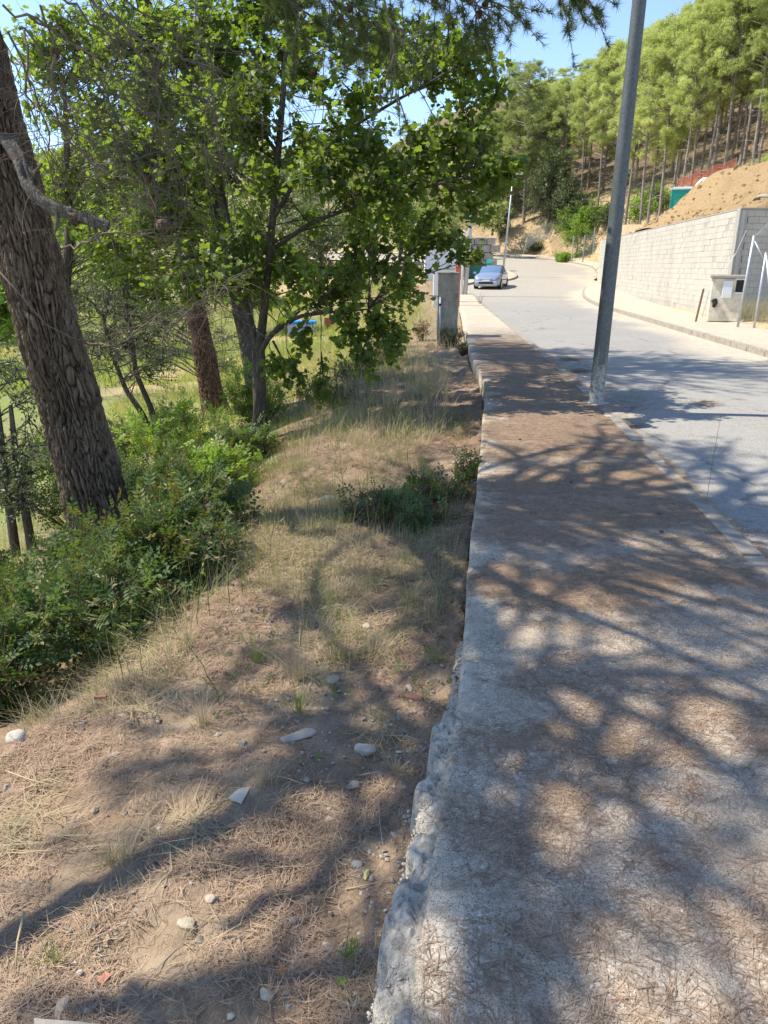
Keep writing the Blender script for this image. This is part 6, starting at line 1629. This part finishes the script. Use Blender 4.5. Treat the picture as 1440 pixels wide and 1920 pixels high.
# ================================================================== gravel, stones, rubble
def gravel(P, s0, s1, name, seed, m=M_gravel):
    rg = np.random.default_rng(seed); n = len(P); s_ = s0+(s1-s0)*rg.random(n)**3.5
    tv = np.array([(0, 0, .7), (.95, 0, .1), (.3, .85, .15), (-.75, .55, .1), (-.8, -.5, .15), (.35, -.85, .1), (0, 0, -.6)]); tf = np.array([[0, 1, 2], [0, 2, 3], [0, 3, 4], [0, 4, 5], [0, 5, 1], [6, 2, 1], [6, 3, 2], [6, 4, 3], [6, 5, 4], [6, 1, 5]])
    a = rg.uniform(0, 6.28, n); D = np.stack([np.cos(a), np.sin(a), rg.normal(size=n)*.3], -1)
    v, f = scatter(tv, tf, P+[0, 0, 0]+np.stack([0*s_, 0*s_, s_*.5], -1), frames(D, np.tile([0, 0, 1.], (n, 1))), s_[:, None]*rg.uniform(.6, 1.2, (n, 3)))
    o = obj(name, mesh(name, v, f, m, False, {'tint': np.repeat(np.clip(rg.normal(.5, .28, n), 0, 1), 7)})); o['kind'] = 'stuff'; return o
gravel(uniform_ground(-1.7, .7, .9, 4.2, 16000, 80, clump(140, -.25, 2.0)), .002, .013, 'gravel', 81)
gravel(uniform_ground(-1.6, 1.2, 1.0, 8.0, 900, 82), .005, .020, 'loose_stones', 83)
ys_ = RNG.uniform(.9, 3.1, 500); xs_ = xsl(ys_)-.09-np.abs(RNG.normal(size=500))*.08; gravel(np.stack([xs_, ys_, gz(xs_, ys_)], -1), .003, .013, 'rubble_crumbs', 84)
ys_ = RNG.uniform(.85, 2.9, 5200); hw = .08*smooth(3.1, 1.2, ys_)+.03; xs_ = xsl(ys_)-hw*RNG.random(5200); zz_ = -.022-.05*((xsl(ys_)-xs_)/hw)**1.4+.012*fbm(xs_*18, ys_*18, 0, 3, 81)
gravel(np.stack([xs_, ys_, zz_], -1), .0015, .0075, 'haunch_aggregate', 88, leafmat('concrete_aggregate', (.30, .27, .22), (.60, .56, .49), .02, (1, 1, 1), .9))
# aggregate grains standing proud of the worn pavement
Y = RNG.uniform(.95, 3.4, 9000); X = xsl(Y)+.03+RNG.random(9000)*(np.interp(Y, KL[:, 1], KL[:, 0])-xsl(Y)-.05)
P = np.stack([X, Y, pave_z(X, Y)-.0012], -1); gravel(P[fbm(X*2.2, Y*2.2, 0, 3, 150) > -.15], .001, .0038, 'pavement_grit', 85)
STN = [(685, 1393, .046, .030, .032, M_stone_w, 'angular white stone in the shaded needles beside the verge', True), (661, 1450, .030, .022, .018, M_stone_g, 'smooth grey oval stone below the angular white one', False),
       (18, 1327, .040, .038, .034, M_stone_w, 'round pale cobble at the far left edge of the verge', False), (112, 1862, .020, .030, .018, M_stone_t, 'smooth tan oval pebble at the lower left', False),
       (616, 1512, .013, .018, .012, M_stone_w, 'small white upright pebble in dark soil', False), (672, 1600, .024, .017, .014, M_stone_g, 'flat grey stone near the middle of the near verge', True),
       (688, 1624, .011, .020, .010, simple('yellow_foam', (.55, .48, .22), .9), 'small yellowish chunk beside the flat grey stone', True), (688, 1170, .036, .028, .026, M_stone_t, 'rounded tan stone in the dry grass', False),
       (622, 1272, .034, .024, .022, M_stone_w, 'pale stone half hidden by small weeds', True), (767, 1284, .016, .034, .014, M_stone_w, 'narrow white stone above the brick fragment', True),
       (243, 1287, .042, .024, .018, M_stone_w, 'long pale stone below the tallest grass stalk', True), (226, 1308, .022, .012, .012, M_stone_w, 'small pale stone touching the long one', True),
       (162, 1278, .018, .016, .012, M_stone_g, 'small grey stone near the shrub', False), (145, 1305, .018, .016, .012, M_stone_g, 'blue grey pebble left on the verge', False),
       (180, 1252, .022, .018, .015, M_stone_t, 'tan pebble under the shrub leaves', False), (612, 930, .10, .05, .05, M_stone_g, 'grey weathered rock lying on the verge', True),
       (770, 742, .16, .09, .07, M_stone_t, 'pale flat rock on the crest of the bank', True), (560, 1380, .075, .035, .012, M_stone_g, 'flat grey slab fragment in the grass', True),
       (455, 1385, .022, .018, .015, M_stone_g, 'bluish stone in the shadow of the leaning trunk', True), (403, 1575, .022, .016, .012, M_stone_g, 'grey stone between two shadows', True),
       (395, 1672, .017, .013, .010, M_stone_t, 'dusty tan pebble in the bare soil', False), (350, 1722, .026, .019, .008, M_stone_t, 'flat dusty stone in the bare soil', False), (500, 1860, .022, .016, .012, M_stone_t, 'dusty rounded stone at the lower centre', False),
       (545, 1705, .016, .012, .010, M_stone_w, 'small pinkish white stone in the needles', True), (432, 1895, .010, .008, .006, M_stone_w, 'tiny white pebble at the bottom edge', False), (145, 1800, .010, .009, .007, M_stone_w, 'tiny bright white pebble at the lower left', True),
       (296, 1532, .009, .008, .006, M_stone_w, 'tiny white pebble beside the long shadow', False), (37, 1645, .008, .008, .006, M_stone_w, 'tiny white pebble at the left edge', False)]
for i, (u, v, a, b, c, m, lb_, fc) in enumerate(STN):
    x, y = G(u, v, -.2 if v > 1000 else -.3); k = 1.05; z = zat(x, y)
    rock('stone', (x, y, z+c*.18), (a*k, b*k, c*k), m, lb_, 'stone', 20+i, (0, 0, RNG.uniform(-.5, .5)), facet=fc or i % 3 == 1, sub=3)
def slab(name, u, v, size, m, label, cat, rot=(0, 0, 0), poly=None, seed=0, lift=.5):
    x, y = G(u, v, -.2); z = zat(x, y)
    poly = np.array(poly if poly is not None else [(-.5, -.5), (.5, -.5), (.5, .5), (-.5, .5)]); rg = np.random.default_rng(seed)
    P = []
    for i in range(len(poly)):
        a, b = poly[i], poly[(i+1) % len(poly)]
        for t in np.linspace(0, 1, 5)[:-1]: P.append(a*(1-t)+b*t+rg.normal(size=2)*.012)
    P = np.array(P)*np.array(size[:2]); n = len(P); v_ = np.concatenate([np.c_[P, np.full(n, -size[2]/2)], np.c_[P*.98, np.full(n, size[2]/2)]])
    me = mesh(name, v_, [np.array([[i, (i+1) % n, n+(i+1) % n, n+i] for i in range(n)]), np.array([list(range(n))[::-1]]), np.array([list(range(n, 2*n))])], m, False)
    o = obj(name, me, None, (x, y, z+size[2]*lift+.004), rot); return tag(o, label, cat)
slab('brick_fragment', 775, 1305, (.082, .030, .022), M_brick, 'salmon brick fragment lying near the pavement rim', 'brick fragment', (0, .06, -.25), seed=1)
slab('brick_fragment', 182, 1263, (.055, .02, .014), M_brick, 'small salmon brick chip under the shrub', 'brick fragment', (0, 0, .1), seed=2)
slab('brick_fragment', 192, 1815, (.022, .032, .014), M_brick, 'dull red brick chip in the shade at the lower left', 'brick fragment', (0, .1, -.5), seed=3)
slab('brick_fragment', 275, 1603, (.014, .022, .012), M_brick, 'reddish brick chip beside the dry grass tuft', 'brick fragment', (0, .1, .2), seed=4)
slab('bark_piece', 527, 1810, (.020, .028, .005), simple('orange_bark', (.38, .17, .05), .9), 'curled orange brown bark flake on the soil', 'bark piece', (.3, .1, -.6), seed=5)
slab('bark_piece', 195, 1745, (.022, .045, .006), simple('pale_dead_leaf', (.55, .42, .24), .9), 'pale curled dry leaf on the near verge', 'dry leaf', (.2, .3, .3), [(-.2, -.5), (.3, -.4), (.15, 0), (.5, .2), (.1, .5), (-.3, .1)], seed=6)
slab('plywood_scrap', 449, 1484, (.072, .085, .005), M_board, 'triangular whitish board scrap half covered with soil', 'board scrap', (.05, .06, .15), [(-.55, -.15), (.1, -.5), (.55, .45), (-.1, .35)], seed=7, lift=1.6)
slab('wood_scrap', 130, 1916, (.20, .03, .008), simple('pale_wood', (.56, .48, .36), .9), 'pale splintered wood strip at the bottom edge', 'wood scrap', (0, .0, -.06), [(-.5, .5), (-.4, -.5), (.5, -.6), (.5, .3)], seed=8, lift=1.2)
x, y = G(749, 1391, -.2); rock('paper_scrap', (x, y, zat(x, y)+.008), (.016, .008, .004), M_white, 'tiny crumpled white paper scrap beside the angular stone', 'paper scrap', 71, facet=True)
def twig(name, pts, r_, m, label):
    P = []
    for u, v, h in pts: x, y = G(u, v, -.2); P.append((x, y, zat(x, y)+h))
    P = np.array(P); b = P[0]; mb = MB(); mb.tube(P-b, np.linspace(r_, r_*.6, len(P)), 6); o = mb.build(name, m, None, True, tuple(b)); return tag(o, label, 'twig')
M_pt = simple('straw_twig', (.42, .33, .19), .85); M_gt = simple('grey_twig', (.34, .30, .26), .9)
twig('twig', [(512, 1607, .008), (555, 1602, .01), (602, 1597, .008)], .0022, M_pt, 'straight straw coloured twig on the dark litter')
twig('twig', [(648, 1644, .008), (690, 1647, .01), (738, 1646, .01)], .0024, M_pt, 'pale bent twig below the flat grey stone')
twig('twig', [(710, 1480, .02), (712, 1530, .03), (717, 1575, .01)], .0022, M_gt, 'curved grey twig near the concrete rubble')
twig('twig', [(646, 1860, .006), (655, 1890, .008), (658, 1912, .006)], .0035, M_gt, 'broken grey twig at the bottom of the frame')
twig('twig', [(0, 1395, .02), (50, 1420, .03), (120, 1440, .015)], .0022, M_pt, 'long pale stem lying at the left edge')
twig('twig', [(45, 1710, .05), (30, 1755, .04), (22, 1800, .01)], .004, M_pt, 'upright splintered straw stem at the lower left edge')
twig('twig', [(270, 1835, .006), (300, 1800, .01), (395, 1700, .006)], .002, M_gt, 'thin dark twig crossing the bare soil')
# small cones and dark bits on the pavement
for i, (u, v) in enumerate(((1095, 815), (975, 825), (1115, 845), (1070, 905), (1235, 965), (1240, 998))):
    x, y = G(u, v, 0); rock('bark_crumb', (x, y, .008), (.016, .012, .009), M_bark_dark, ['dark crumb of bark on the pavement near the lamp post', 'dark crumb of bark at the middle of the pavement', 'bark crumb between lamp post and viewer', 'bark crumb on the sunny part of the pavement', 'black crumb near the kerb', 'larger black crumb near the kerb'][i], 'bark crumb', 200+i, facet=True, sub=2)
# dry weeds in front of the end wall and behind the gate
Pw = []
for _ in range(150):
    x, y = RNG.uniform(11.0, 15.5), RNG.uniform(20.5, 24.6); Pw.append((x, y, zat(x, y)))
blades(np.array(Pw), 26, .7, .012, .14, .35, 'dry_weeds', M_straw, 90, (.6, .2)); blades(np.array(Pw[:80]), 18, .6, .014, .14, .35, 'green_weeds', M_meadow, 91, (.3, .2))
# dry grass on the hill and bank
rg = np.random.default_rng(92); X = rg.uniform(2, 40, 9000); Y = rg.uniform(52, 110, 9000); k = (~inside(X, Y, PAVE)) & (chain_dist(X, Y, RO) > 1.2) & (chain_dist(X, Y, RO) < 22); X, Y = X[k], Y[k]
blades(np.stack([X, Y, gz(X, Y)-.03], -1), 6, .45, .04, .3, .6, 'hill_grass', M_straw, 93, (.6, .25), 2)
